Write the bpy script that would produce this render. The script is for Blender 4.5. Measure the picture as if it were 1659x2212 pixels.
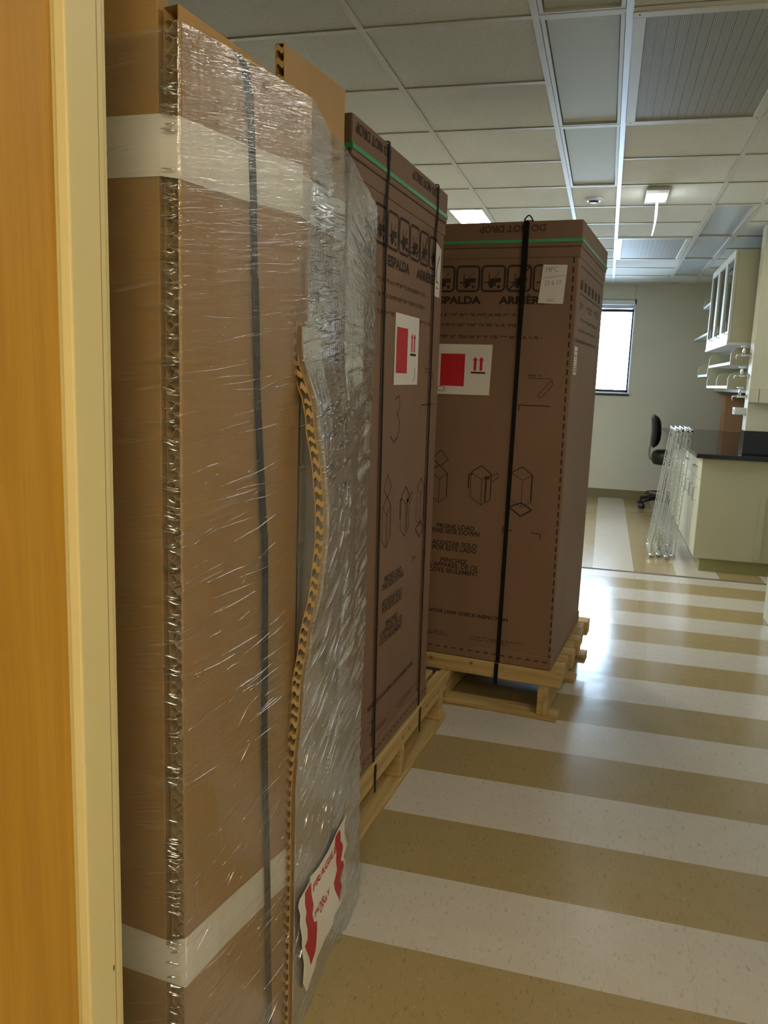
import bpy, bmesh, math, random
from mathutils import Vector, Matrix, noise
random.seed(7)
for o in list(bpy.data.objects):
    bpy.data.objects.remove(o)
scene = bpy.context.scene
COL = scene.collection

# ------------------------------------------------------------------ camera
IW, IH, FPX = 1659.0, 2212.0, 1746.231
YAW, PIT, ROLL, CZ = 0.260166, -0.165218, 0.0366514, 1.383289
HC = 2.590                                            # ceiling height


def _basis():
    cy, sy, cp, sp = math.cos(YAW), math.sin(YAW), math.cos(PIT), math.sin(PIT)
    f = Vector((-sy * cp, cy * cp, sp))
    r = Vector((cy, sy, 0))
    u = r.cross(f)
    c, s = math.cos(ROLL), math.sin(ROLL)
    return c * r + s * u, c * u - s * r, f


R_, U_, F_ = _basis()
CAM = Vector((0, 0, CZ))
cam = bpy.data.objects.new('camera', bpy.data.cameras.new('camera'))
COL.objects.link(cam)
cam.data.sensor_fit = 'VERTICAL'
cam.data.sensor_height = 36.0
cam.data.lens = FPX / IH * 36.0
cam.data.clip_start = 0.02
m = Matrix.Identity(4)
for i in range(3):
    m[i][0], m[i][1], m[i][2], m[i][3] = R_[i], U_[i], -F_[i], CAM[i]
cam.matrix_world = m
scene.camera = cam


def px(x, y, P, N):
    """the point of the plane through P with normal N that is seen at photo pixel x, y"""
    d = F_ * FPX + R_ * (x - IW / 2) - U_ * (y - IH / 2)
    N = Vector(N)
    return CAM + d * ((Vector(P) - CAM).dot(N) / d.dot(N))


# ------------------------------------------------------------------ world, exposure
world = bpy.data.worlds.new('sky')
scene.world = world
world.use_nodes = True
bg = world.node_tree.nodes['Background']
bg.inputs[0].default_value = (0.62, 0.80, 1.0, 1)
bg.inputs[1].default_value = 12.0
vs = scene.view_settings
vs.view_transform = 'Standard'
vs.look = 'None'
vs.exposure = 1.15
vs.gamma = 1.0
vs.use_curve_mapping = False

LAMP_CORRIDOR = 7.5
FILL_CORRIDOR_RIGHT = 7.0
FILL_NEAR = 5.2
LAMP_LAB = 22.0
FILL_RECESS = 2.6

# ------------------------------------------------------------------ materials


def lin(h):
    h = h.lstrip('#')
    c = [int(h[i:i + 2], 16) / 255 for i in (0, 2, 4)]
    return tuple((v / 12.92 if v <= 0.04045 else ((v + 0.055) / 1.055) ** 2.4) for v in c) + (1,)


MATS = {}


class NT:
    def __init__(s, name):
        s.m = bpy.data.materials.new(name)
        s.m.use_nodes = True
        s.t = s.m.node_tree
        s.t.nodes.clear()
        s.out = s.t.nodes.new('ShaderNodeOutputMaterial')

    def n(s, ty, **kw):
        nd = s.t.nodes.new('ShaderNode' + ty)
        for k, v in kw.items():
            if k in nd.inputs:
                nd.inputs[k].default_value = v
            else:
                setattr(nd, k, v)
        return nd

    def l(s, a, b):
        s.t.links.new(a, b)

    def val(s, sock, v):
        if isinstance(v, bpy.types.NodeSocket):
            s.l(v, sock)
        else:
            sock.default_value = v

    def coord(s, kind='Object', scale=(1, 1, 1), rot=(0, 0, 0)):
        tc = s.n('TexCoord')
        mp = s.n('Mapping')
        mp.inputs['Scale'].default_value = scale
        mp.inputs['Rotation'].default_value = rot
        s.l(tc.outputs[kind], mp.inputs['Vector'])
        return mp.outputs[0]

    def noise(s, vec, scale, detail=3, rough=.55, dist=0):
        nd = s.n('TexNoise')
        s.l(vec, nd.inputs['Vector'])
        nd.inputs['Scale'].default_value = scale
        nd.inputs['Detail'].default_value = detail
        nd.inputs['Roughness'].default_value = rough
        nd.inputs['Distortion'].default_value = dist
        return nd.outputs['Fac']

    def ramp(s, fac, stops):
        nd = s.n('ValToRGB')
        s.l(fac, nd.inputs[0])
        e = nd.color_ramp.elements
        while len(e) < len(stops):
            e.new(0.5)
        for i, (p, c) in enumerate(stops):
            e[i].position = p
            e[i].color = c if len(c) == 4 else tuple(c) + (1,)
        return nd.outputs[0]

    def mix(s, a, b, f):
        nd = s.n('Mix', data_type='RGBA')
        s.val(nd.inputs['Factor'], f)
        s.val(nd.inputs[6], a)
        s.val(nd.inputs[7], b)
        return nd.outputs[2]

    def math(s, op, a, b=0.0):
        nd = s.n('Math', operation=op)
        s.val(nd.inputs[0], a)
        s.val(nd.inputs[1], b)
        return nd.outputs[0]

    def bump(s, h, strength, dist=.01):
        nd = s.n('Bump')
        nd.inputs['Strength'].default_value = strength
        nd.inputs['Distance'].default_value = dist
        s.l(h, nd.inputs['Height'])
        return nd.outputs[0]

    def pbr(s, col, rough=.5, metal=0, normal=None, spec=.5, **kw):
        p = s.n('BsdfPrincipled')
        s.val(p.inputs['Base Color'], col)
        s.val(p.inputs['Roughness'], rough)
        s.val(p.inputs['Metallic'], metal)
        p.inputs['Specular IOR Level'].default_value = spec
        if normal is not None:
            s.l(normal, p.inputs['Normal'])
        for k, v in kw.items():
            s.val(p.inputs[k.replace('_', ' ')], v)
        s.l(p.outputs[0], s.out.inputs[0])
        return p


def plain(name, hexc, rough=.5, metal=0, spec=.5, var=.06, bump=0, bscale=60):
    t = NT(name)
    v = t.coord('Object')
    c = lin(hexc)
    nz = t.noise(v, 3.0, 4)
    col = t.mix(tuple(x * (1 - var) for x in c[:3]) + (1,), tuple(min(1, x * (1 + var)) for x in c[:3]) + (1,), nz)
    nrm = t.bump(t.noise(v, bscale, 3), bump, .004) if bump else None
    t.pbr(col, rough, metal, nrm, spec)
    MATS[name] = t.m
    return t.m


def emit(name, rgb, strength):
    t = NT(name)
    e = t.n('Emission')
    e.inputs[0].default_value = tuple(rgb) + (1,)
    e.inputs[1].default_value = strength
    t.l(e.outputs[0], t.out.inputs[0])
    MATS[name] = t.m


plain('wall_paint', '#c3c3b8', .7, bump=.05)
plain('corridor_paint', '#cfc29a', .7)
plain('jamb_paint', '#e2d49c', .42, var=.03)
plain('white_paint', '#c9ccc6', .5)
plain('window_white', '#d6dbe0', .4)
plain('dark_frame', '#1b2734', .35)
plain('tbar', '#c6c6ba', .5, var=.03)
plain('tbar_blue_sheen', '#ccd0d8', .36, var=.03)  # bluish window reflection put into the colour of one runner
plain('cabinet_beige', '#b3b298', .5)
plain('cabinet_light', '#c4c4b2', .5)
plain('toe_kick', '#8d8a5e', .6, var=.15)
plain('epoxy_black', '#17181a', .12)
plain('rubber_black', '#0c0c0e', .55)
plain('seat_vinyl', '#0b0b0d', .42)
plain('plastic_black', '#141313', .4)
plain('grey_plastic', '#7f8078', .5)
plain('strap_black', '#15110f', .55, spec=.15, bump=.25, bscale=400)
plain('jamb_shadow', '#a8976a', .5)
plain('strap_green', '#3f9a63', .35)
plain('ink', '#2a1a0e', .8, var=.2)
plain('ink_faint', '#412b1b', .8, var=.3)
plain('label_white', '#cfc9bf', .55, var=.03)
plain('label_red', '#b0111f', .5, var=.05)
plain('sheet_white', '#e4dfd6', .35, var=.03)
plain('pencil', '#6d655d', .8)
plain('tape_white', '#e9e7e2', .4, var=.04, bump=.15, bscale=25)
plain('base_rubber', '#736c4c', .6, var=.1)
plain('core_grey', '#4a433d', .5, var=.3)
plain('core_pale', '#c9c6be', .45)
plain('core_dark', '#262a33', .45)
plain('brown_box', '#b58f68', .8)
plain('knot_brown', '#7d5f38', .8, var=.2)
plain('mark_brown', '#3a2c12', .7)
plain('acrylic', '#dfe8e6', .2)
emit('lamp_warm', (1.0, .86, .58), LAMP_CORRIDOR)
emit('fill_warm_right', (1.0, .85, .56), FILL_CORRIDOR_RIGHT)
emit('fill_near', (1.0, .95, .84), FILL_NEAR)
emit('fill_recess', (1.0, .98, .80), FILL_RECESS)
emit('lamp_lab', (1.0, .98, .87), LAMP_LAB)
emit('sign_glow', (.95, 1.0, 1.0), 2.2)


def m_chrome():
    t = NT('chrome')
    v = t.coord('Object')
    t.pbr(t.ramp(t.noise(v, 40), [(0, (.62, .64, .64)), (1, (.82, .84, .84))]), .18, 1.0)
    MATS['chrome'] = t.m


def m_card(name, c1, c2, sx=1.0):
    t = NT(name)
    v = t.coord('Object', (3, 3, 1.2))
    a = t.noise(v, 2.2, 4)
    b = t.noise(t.coord('Object', (1, 1, 30)), 9, 3)
    col = t.mix(lin(c1), lin(c2), a)
    col = t.mix(col, tuple(x * .72 for x in lin(c1)[:3]) + (1,), t.ramp(b, [(.45, (0, 0, 0)), (.9, (.45, .45, .45))]))
    t.pbr(col, .6, 0, t.bump(t.noise(t.coord('Object', (1, 1, 40)), 14, 2), .12, .003), .45)
    MATS[name] = t.m


def m_wood(name, c1, c2, c3, sc, rough=.55, axis=2, dist=1.5):
    t = NT(name)
    s = [9, 9, 9]
    s[axis] = .55
    v = t.coord('Object', tuple(s))
    a = t.noise(v, sc, 5, .6, dist)
    col = t.ramp(a, [(.28, lin(c3)), (.5, lin(c1)), (.72, lin(c2))])
    s2 = [60, 60, 60]
    s2[axis] = 1.2
    f = t.noise(t.coord('Object', tuple(s2)), 4, 3)
    col = t.mix(col, lin(c3), t.ramp(f, [(.5, (0, 0, 0)), (.8, (.5, .5, .5))]))
    t.pbr(col, rough, 0, t.bump(f, .12, .002), .4)
    MATS[name] = t.m


def m_tile(name, c1, c2, fl):
    t = NT(name)
    oi = t.n('ObjectInfo')
    v = t.coord('Object')
    off = t.n('VectorMath', operation='ADD')
    t.l(v, off.inputs[0])
    sc = t.n('VectorMath', operation='SCALE')
    t.l(oi.outputs['Location'], sc.inputs[0])
    sc.inputs['Scale'].default_value = 3.7
    t.l(sc.outputs[0], off.inputs[1])
    v = off.outputs[0]
    a = t.noise(v, 14, 4)
    col = t.mix(lin(c1), lin(c2), a)
    st = t.n('Mapping')
    st.inputs['Scale'].default_value = (100, 38, 38)
    st.inputs['Rotation'].default_value = (0, 0, .5)
    t.l(v, st.inputs['Vector'])
    f = t.noise(st.outputs[0], 1.0, 3, .6)
    col = t.mix(col, lin(fl), t.ramp(f, [(.58, (0, 0, 0)), (.72, (.6, .6, .6))]))
    f2 = t.noise(st.outputs[0], 1.7, 2, .5)
    col = t.mix(col, (.75, .72, .62, 1), t.ramp(f2, [(.66, (0, 0, 0)), (.8, (.35, .35, .35))]))
    vary = t.n('HueSaturation')
    vary.inputs['Value'].default_value = 1
    t.l(col, vary.inputs['Color'])
    t.l(t.math('ADD', t.math('MULTIPLY', oi.outputs['Random'], .03), .985), vary.inputs['Value'])
    wv = t.n('TexCoord')
    geo = t.n('NewGeometry')
    big = t.noise(geo.outputs['Position'], 2.2, 3)
    rg = t.math('ADD', t.math('MULTIPLY', t.noise(geo.outputs['Position'], 9, 3), .10), .13)
    t.pbr(vary.outputs[0], rg, 0, t.bump(big, .05, .05), .5)
    MATS[name] = t.m


def m_ceil():
    t = NT('ceiling_board')
    v = t.coord('Object')
    sp = t.noise(v, 160, 2)
    col = t.mix(lin('#d6d7cf'), lin('#c2c3ba'), t.ramp(sp, [(.5, (0, 0, 0)), (.72, (1, 1, 1))]))
    t.pbr(col, .9, 0, t.bump(sp, .3, .002), .1)
    MATS['ceiling_board'] = t.m
    t = NT('lens_unlit')
    v = t.coord('Object')
    sp = t.noise(v, 300, 1)
    t.pbr(t.mix(lin('#c2c8bc'), lin('#b4bbb0'), sp), .62, 0, t.bump(sp, .25, .002), .5)
    MATS['lens_unlit'] = t.m
    t = NT('lens_gloss')
    v = t.coord('Object')
    sp = t.noise(v, 300, 1)
    t.pbr(t.mix(lin('#b9bfc4'), lin('#adb4b8'), sp), .30, 0, t.bump(sp, .15, .002), .6)
    MATS['lens_gloss'] = t.m
    t = NT('perforated')
    v = t.coord('Object', (1, 1, 1))
    vo = t.n('TexVoronoi')
    vo.inputs['Randomness'].default_value = 0
    vo.inputs['Scale'].default_value = 150
    t.l(v, vo.inputs['Vector'])
    hole = t.ramp(vo.outputs['Distance'], [(.30, (1, 1, 1)), (.38, (0, 0, 0))])
    t.pbr(t.mix(lin('#a3a193'), lin('#3b3a36'), hole), .6)
    MATS['perforated'] = t.m


def m_film():
    t = NT('stretch_film')
    uv = t.n('TexCoord').outputs['UV']
    at = t.n('Attribute', attribute_name='layers').outputs['Fac']

    def mp(sc, off=0):
        k = t.n('Mapping')
        k.inputs['Location'].default_value = (off, off * .7, 0)
        k.inputs['Scale'].default_value = sc
        t.l(uv, k.inputs['Vector'])
        return k.outputs[0]

    def ridge(sc, off, lo, hi, dist=.5):
        return t.ramp(t.noise(mp(sc, off), 1, 2, .5, dist), [(lo, (0, 0, 0)), (hi, (1, 1, 1))])
    r1 = ridge((16, 240, 1), 0, .56, .70)
    r2 = ridge((26, 420, 1), 3.3, .58, .72)
    r3 = ridge((7, 110, 1), 7.1, .60, .74, 1.0)
    s3 = t.noise(mp((3, 26, 1), 1.3), 1, 4, .6, 1.0)
    crk = t.noise(mp((22, 34, 1), 5.0), 1, 3, .6, 1.6)
    fold = t.noise(mp((55, 14, 1), 9.0), 1, 2, .5, .8)
    h = t.math('ADD', t.math('ADD', t.math('MULTIPLY', r1, .09), t.math('MULTIPLY', r2, .045)),
               t.math('ADD', t.math('MULTIPLY', r3, .16), t.math('ADD', t.math('MULTIPLY', s3, .8), t.math('ADD', t.math('MULTIPLY', crk, .25), t.math('MULTIPLY', fold, .32)))))
    nrm = t.bump(h, 1.0, .0022)
    gl = t.n('BsdfGlossy')
    gl.inputs['Color'].default_value = (1, 1, 1, 1)
    gl.inputs['Roughness'].default_value = .055
    t.l(nrm, gl.inputs['Normal'])
    df = t.n('BsdfDiffuse')
    df.inputs['Color'].default_value = lin('#c6c8c8')
    t.l(nrm, df.inputs['Normal'])
    tl = t.n('BsdfTranslucent')
    tl.inputs['Color'].default_value = lin('#c9c9c2')
    milk = t.n('MixShader')
    milk.inputs[0].default_value = .25
    t.l(df.outputs[0], milk.inputs[1])
    t.l(tl.outputs[0], milk.inputs[2])
    tr = t.n('BsdfTransparent')
    tr.inputs['Color'].default_value = (.97, .97, .97, 1)
    # milky amount : more layers of film -> more milk, in streaks
    streak = t.ramp(s3, [(.3, (.62, .62, .62)), (.75, (1.0, 1.0, 1.0))])
    crease = t.math('MULTIPLY', t.math('ADD', r3, t.math('MULTIPLY', r1, .5)), .18)
    fac = t.math('MINIMUM', t.math('ADD', t.math('MULTIPLY', at, streak), crease), .85)
    m1 = t.n('MixShader')
    t.l(fac, m1.inputs[0])
    t.l(tr.outputs[0], m1.inputs[1])
    t.l(milk.outputs[0], m1.inputs[2])
    fr = t.n('Fresnel')
    fr.inputs['IOR'].default_value = 1.5
    t.l(nrm, fr.inputs['Normal'])
    gf = t.math('MINIMUM', t.math('MULTIPLY', fr.outputs[0], 2.2), .50)
    m2 = t.n('MixShader')
    t.l(gf, m2.inputs[0])
    t.l(m1.outputs[0], m2.inputs[1])
    t.l(gl.outputs[0], m2.inputs[2])
    t.l(m2.outputs[0], t.out.inputs[0])
    MATS['stretch_film'] = t.m


def m_pleat():
    t = NT('film_pleat')
    tr = t.n('BsdfTransparent')
    gl = t.n('BsdfGlossy')
    gl.inputs['Roughness'].default_value = .06
    mx = t.n('MixShader')
    mx.inputs[0].default_value = .62
    t.l(tr.outputs[0], mx.inputs[1])
    t.l(gl.outputs[0], mx.inputs[2])
    t.l(mx.outputs[0], t.out.inputs[0])
    MATS['film_pleat'] = t.m


def m_glass():
    t = NT('window_glass')
    tr = t.n('BsdfTransparent')
    tr.inputs['Color'].default_value = (.93, .97, 1, 1)
    gl = t.n('BsdfGlossy')
    gl.inputs['Roughness'].default_value = .02
    fr = t.n('Fresnel')
    fr.inputs['IOR'].default_value = 1.45
    mx = t.n('MixShader')
    t.l(fr.outputs[0], mx.inputs[0])
    t.l(tr.outputs[0], mx.inputs[1])
    t.l(gl.outputs[0], mx.inputs[2])
    t.l(mx.outputs[0], t.out.inputs[0])
    MATS['window_glass'] = t.m


m_chrome()
m_card('cardboard', '#80634d', '#705440')
m_card('kraft_board', '#b3905a', '#a17e4b')
m_card('kraft_core', '#b79b6a', '#9e8154')
m_wood('door_wood', '#c4932f', '#cc9d3a', '#b28326', 2.0, .5)
for ax, nm in ((0, 'x'), (1, 'y'), (2, 'z')):
    m_wood('pine_' + nm, '#b39863', '#c3ab78', '#8d7142', 1.6, .75, ax)
m_tile('tile_white', '#b8b2a8', '#c2bcb2', '#8f8778')
m_tile('tile_tan', '#94825c', '#9f8e66', '#6f5f42')
plain('floor_strip', '#6b6156', .8, spec=.05)
m_ceil()
m_film()
m_pleat()
m_glass()

# ------------------------------------------------------------------ mesh helpers


class MB:
    def __init__(s):
        s.v, s.f = [], []

    def quad(s, a, b, c, d):
        n = len(s.v)
        s.v += [tuple(a), tuple(b), tuple(c), tuple(d)]
        s.f.append((n, n + 1, n + 2, n + 3))
        return s

    def poly(s, pts):
        n = len(s.v)
        s.v += [tuple(p) for p in pts]
        s.f.append(tuple(range(n, n + len(pts))))
        return s

    def box(s, x0, x1, y0, y1, z0, z1, M=None):
        n = len(s.v)
        P = [(x, y, z) for z in (z0, z1) for y in (y0, y1) for x in (x0, x1)]
        if M is not None:
            P = [tuple(M @ Vector(p)) for p in P]
        s.v += P
        for q in ((0, 2, 3, 1), (4, 5, 7, 6), (0, 1, 5, 4), (1, 3, 7, 5), (3, 2, 6, 7), (2, 0, 4, 6)):
            s.f.append(tuple(n + i for i in q))
        return s

    def tube(s, pts, r, sides=6, closed=False, cap=True):
        pts = [Vector(p) for p in pts]
        rr = r if isinstance(r, (list, tuple)) else [r] * len(pts)
        n0 = len(s.v)
        k = len(pts)
        up = None
        for i, p in enumerate(pts):
            if closed:
                d = pts[(i + 1) % k] - pts[i - 1]
            else:
                d = pts[min(i + 1, k - 1)] - pts[max(i - 1, 0)]
            d.normalize()
            if up is None:
                up = Vector((0, 0, 1)) if abs(d.z) < .9 else Vector((1, 0, 0))
            a = d.cross(up)
            if a.length < 1e-5:
                a = d.orthogonal()
            a.normalize()
            b = a.cross(d)
            up = b
            for j in range(sides):
                t = 2 * math.pi * j / sides
                s.v.append(tuple(p + (a * math.cos(t) + b * math.sin(t)) * rr[i]))
        for i in range(k if closed else k - 1):
            for j in range(sides):
                a0, a1 = n0 + i * sides + j, n0 + i * sides + (j + 1) % sides
                b0, b1 = n0 + ((i + 1) % k) * sides + j, n0 + ((i + 1) % k) * sides + (j + 1) % sides
                s.f.append((a0, a1, b1, b0))
        if cap and not closed:
            s.f.append(tuple(n0 + j for j in reversed(range(sides))))
            s.f.append(tuple(n0 + (k - 1) * sides + j for j in range(sides)))
        return s

    def lathe(s, c, prof, axis=2, sides=16):
        n0 = len(s.v)
        c = Vector(c)
        for (r, h) in prof:
            for j in range(sides):
                t = 2 * math.pi * j / sides
                q = [0, 0, 0]
                q[axis] = h
                q[(axis + 1) % 3] = r * math.cos(t)
                q[(axis + 2) % 3] = r * math.sin(t)
                s.v.append(tuple(c + Vector(q)))
        for i in range(len(prof) - 1):
            for j in range(sides):
                a0, a1 = n0 + i * sides + j, n0 + i * sides + (j + 1) % sides
                s.f.append((a0, a1, a1 + sides, a0 + sides))
        s.f.append(tuple(n0 + j for j in reversed(range(sides))))
        s.f.append(tuple(n0 + (len(prof) - 1) * sides + j for j in range(sides)))
        return s

    def prism(s, poly, off):
        """a flat polygon given thickness along the vector off"""
        n = len(s.v)
        k = len(poly)
        off = Vector(off)
        s.v += [tuple(p) for p in poly] + [tuple(Vector(p) + off) for p in poly]
        s.f.append(tuple(n + i for i in reversed(range(k))))
        s.f.append(tuple(n + k + i for i in range(k)))
        for i in range(k):
            j = (i + 1) % k
            s.f.append((n + i, n + j, n + k + j, n + k + i))
        return s

    def grid(s, fn, us, vs_):
        n = len(s.v)
        for u in us:
            for v in vs_:
                s.v.append(tuple(fn(u, v)))
        k = len(vs_)
        for i in range(len(us) - 1):
            for j in range(k - 1):
                a = n + i * k + j
                s.f.append((a, a + k, a + k + 1, a + 1))
        return s

    def mesh(s, name, bevel=0, smooth=False, seg=2):
        me = bpy.data.meshes.new(name)
        me.from_pydata(s.v, [], s.f)
        bm = bmesh.new()
        bm.from_mesh(me)
        bmesh.ops.remove_doubles(bm, verts=bm.verts, dist=1e-6) if bevel else None
        bmesh.ops.recalc_face_normals(bm, faces=bm.faces)
        if bevel:
            ed = [e for e in bm.edges if len(e.link_faces) == 2 and e.calc_face_angle(0) > .5]
            bmesh.ops.bevel(bm, geom=ed, offset=bevel, segments=seg, profile=.5, affect='EDGES', clamp_overlap=True)
        bm.to_mesh(me)
        bm.free()
        if smooth:
            for p in me.polygons:
                p.use_smooth = True
        return me

    def build(s, name, mat, parent=None, bevel=0, smooth=False, seg=2, kind=None, local=False):
        me = s.mesh(name, bevel, smooth, seg)
        return put(name, me, mat, parent, kind, local)


def put(name, me, mat, parent=None, kind=None, local=False):
    if mat and not me.materials:
        me.materials.append(MATS[mat])
    o = bpy.data.objects.new(name, me)
    COL.objects.link(o)
    if parent is not None:
        o.parent = parent
        if not local:
            o.matrix_parent_inverse = world_of(parent).inverted()
    if kind:
        o['kind'] = kind
    return o


def world_of(o):
    M = Matrix.LocRotScale(o.location, o.rotation_euler, o.scale)
    if o.parent:
        M = world_of(o.parent) @ o.matrix_parent_inverse @ M
    return M


def thing(name, label, cat, loc=(0, 0, 0), rot=(0, 0, 0), group=None):
    o = bpy.data.objects.new(name, None)
    COL.objects.link(o)
    o.location = loc
    o.rotation_euler = rot
    o['label'] = label
    o['category'] = cat
    o.empty_display_size = .05
    if group:
        o['group'] = group
    return o


def tag(o, label, cat, group=None):
    o['label'] = label
    o['category'] = cat
    if group:
        o['group'] = group
    return o


def struct(o, label=None):
    o['kind'] = 'structure'
    if label:
        o['label'] = label
    return o


def dup(root, loc=None, rot=None, label=None, parent=None):
    r = root.copy()
    COL.objects.link(r)
    if parent is not None:
        r.parent = parent
    if loc is not None:
        r.location = loc
    if rot is not None:
        r.rotation_euler = rot
    if label:
        r['label'] = label
    for ch in list(root.children):
        c = ch.copy()
        COL.objects.link(c)
        c.parent = r
        for g in list(ch.children):
            d = g.copy()
            COL.objects.link(d)
            d.parent = c
    return r


_txt = {}


def text(mb, s, size, M, wscale=1.0, bold=0.0, align='LEFT', rot=0.0):
    """flat lettering put through matrix M (x right, y up)"""
    key = (s, bold)
    if key not in _txt:
        cu = bpy.data.curves.new('t', 'FONT')
        cu.body = s
        cu.size = 1.0
        cu.offset = bold
        cu.resolution_u = 3
        ob = bpy.data.objects.new('t', cu)
        COL.objects.link(ob)
        dg = bpy.context.evaluated_depsgraph_get()
        me = bpy.data.meshes.new_from_object(ob.evaluated_get(dg))
        _txt[key] = ([v.co.copy() for v in me.vertices], [tuple(p.vertices) for p in me.polygons])
        bpy.data.objects.remove(ob)
        bpy.data.curves.remove(cu)
        bpy.data.meshes.remove(me)
    vs_, fs = _txt[key]
    if not vs_:
        return 0
    w = max(v.x for v in vs_)
    x0 = {'LEFT': 0, 'CENTER': -w / 2, 'RIGHT': -w}[align]
    n = len(mb.v)
    c, sn = math.cos(rot), math.sin(rot)
    for v in vs_:
        x, y = (v.x + x0) * size * wscale, v.y * size
        mb.v.append(tuple(M @ Vector((x * c - y * sn, x * sn + y * c, 0))))
    mb.f += [tuple(n + i for i in f) for f in fs]
    return w * size * wscale


# ------------------------------------------------------------------ room shell
XL, XR, YB = -2.765, 1.04, 10.42
DY0, DY1 = .815, .927              # the wall with the doorway
JX, OX = -.62, .93                 # wide doorway from JX to OX
XR2 = 2.5                          # the lab widens behind the right wall
YR = 5.28

T = .3048
Y0 = 1.750 - 3 * T                 # first row of floor tiles
STRIP = 6.218

floor = struct(MB().box(-3.2, 3.0, -2.2, YB + .1, -.12, -.012).build('floor', 'floor_strip'))
tm = {}
for nm in ('tile_white', 'tile_tan'):
    g = .00012
    tm[nm] = MB().box(-T / 2 + g, T / 2 - g, -T / 2 + g, T / 2 - g, -.012, 0).mesh(nm)
    tm[nm].materials.append(MATS[nm])
rest = {'tile_white': MB(), 'tile_tan': MB()}
ncol = int((STRIP - 1.75) / T)
for r in range(-12, 15):
    y0 = 1.75 + r * T
    y1 = min(y0 + T, STRIP)
    nm = 'tile_white' if r % 2 == 0 else 'tile_tan'
    for c in range(-10, 9):
        x0 = c * T + .0015
        vis = -4 <= c <= 3 and r >= -2
        if vis and y1 - y0 > T - .01:
            o = bpy.data.objects.new('floor_tile', tm[nm])
            COL.objects.link(o)
            o.location = (x0 + T / 2, y0 + T / 2, 0)
            o.parent = floor
        elif vis:
            MB().box(x0 + .0006, x0 + T - .0006, y0, y1, -.012, 0).build('floor_tile', nm, floor)
        else:
            rest[nm].box(x0 + .0006, x0 + T - .0006, y0 + .0006, y1 - .0006, -.012, 0)
for r in range(0, 15):
    y0 = STRIP + .05 + r * T
    for c in range(-10, 9):
        nm = 'tile_white' if c % 2 == 0 else 'tile_tan'
        x0 = c * T + .0015
        if -2 <= c <= 3 and y0 + T < YB + .3:
            o = bpy.data.objects.new('floor_tile', tm[nm])
            COL.objects.link(o)
            o.location = (x0 + T / 2, y0 + T / 2, 0)
            o.parent = floor
        elif y0 < YB:
            rest[nm].box(x0 + .0006, x0 + T - .0006, y0 + .0006, y0 + T - .0006, -.012, 0)
for nm in rest:
    rest[nm].build('floor_tile_field', nm, floor, kind='stuff')
MB().box(-3.0, 2.5, STRIP + .001, STRIP + .049, -.012, .0008).build('transition_strip', 'floor_strip', floor)

# walls
wb = MB()
WX0, WX1, WZ0, WZ1 = -.95, .270, 1.285, 2.405
wb.box(XL - .1, WX0, YB, YB + .16, 0, HC + .2)
wb.box(WX1, XR2 + .1, YB, YB + .16, 0, HC + .2)
wb.box(WX0, WX1, YB, YB + .16, 0, WZ0)
wb.box(WX0, WX1, YB, YB + .16, WZ1, HC + .2)
wall_back = struct(wb.build('wall_back', 'wall_paint'))
struct(MB().box(XL - .1, XL, DY1, YB + .1, 0, HC + .2).build('wall_left', 'wall_paint'))
struct(MB().box(XR, XR + .12, DY1, YR, 0, HC + .2).box(XR + .12, XR2 + .1, YR - .12, YR, 0, HC + .2).build('wall_right', 'white_paint', bevel=.004))
struct(MB().box(XR2, XR2 + .1, YR, YB + .1, 0, HC + .2).build('wall_right_far', 'wall_paint'))
wf = MB()
wf.box(-3.2, JX - .05, DY0, DY1, 0, HC + .2)
wf.box(OX + .05, 3.0, DY0, DY1, 0, HC + .2)
wf.box(JX - .05, OX + .05, DY0, DY1, 2.20, HC + .2)
struct(wf.build('wall_front', 'corridor_paint'))
struct(MB().box(-3.2, 3.0, -2.3, -2.2, 0, HC + .2).build('wall_corridor', 'corridor_paint'))
struct(MB().box(-3.3, -3.2, -2.3, DY1, 0, HC + .2).build('wall_corridor_left', 'corridor_paint'))
struct(MB().box(3.0, 3.1, -2.3, DY1, 0, HC + .2).build('wall_corridor_right', 'corridor_paint'))
struct(MB().box(-2.7, XR2, YB - .012, YB, 0, .108).build('baseboard_back', 'base_rubber', bevel=.003))
struct(MB().box(WX1 - .024, WX1 - .018, YB - .002, YB, WZ1 + .005, HC - .01).build('trim_2', 'grey_plastic'))

# window : white reveal, dark gasket, pane, blind rail
win = struct(MB().box(WX0, WX0 + .018, YB - .004, YB + .15, WZ0, WZ1).box(WX1 - .022, WX1, YB - .004, YB + .15, WZ0, WZ1)
             .box(WX0, WX1, YB - .004, YB + .15, WZ1 - .055, WZ1).box(WX0, WX1, YB - .012, YB + .15, WZ0, WZ0 + .018)
             .build('window_1', 'window_white', bevel=.003), 'white framed window in the back wall, glaring with daylight')
fr = MB()
a0, a1, b0, b1 = WX0 + .018, WX1 - .022, WZ0 + .018, WZ1 - .055
fr.box(a0, a0 + .02, YB + .09, YB + .12, b0, b1).box(a1 - .02, a1, YB + .09, YB + .12, b0, b1)
fr.box(a0, a1, YB + .09, YB + .12, b0, b0 + .03).box(a0, a1, YB + .09, YB + .12, b1 - .02, b1)
fr.build('window_frame', 'dark_frame', win)
MB().box(a0 + .01, a1 - .01, YB + .10, YB + .106, b0, b1).build('window_pane', 'window_glass', win)
MB().box(a0 + .004, a1 - .004, YB + .02, YB + .06, b1 - .045, b1 - .012).build('blind_rail', 'window_white', win, bevel=.004)
MB().box(a0 + .004, a1 - .004, YB + .03, YB + .055, b1 - .085, b1 - .05).build('blind_stack', 'dark_frame', win, bevel=.004)
MB().box(WX0 - .02, WX1 - .005, YB - .02, YB + .02, WZ0 - .022, WZ0).build('window_sill', 'dark_frame', win, bevel=.003)
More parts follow.
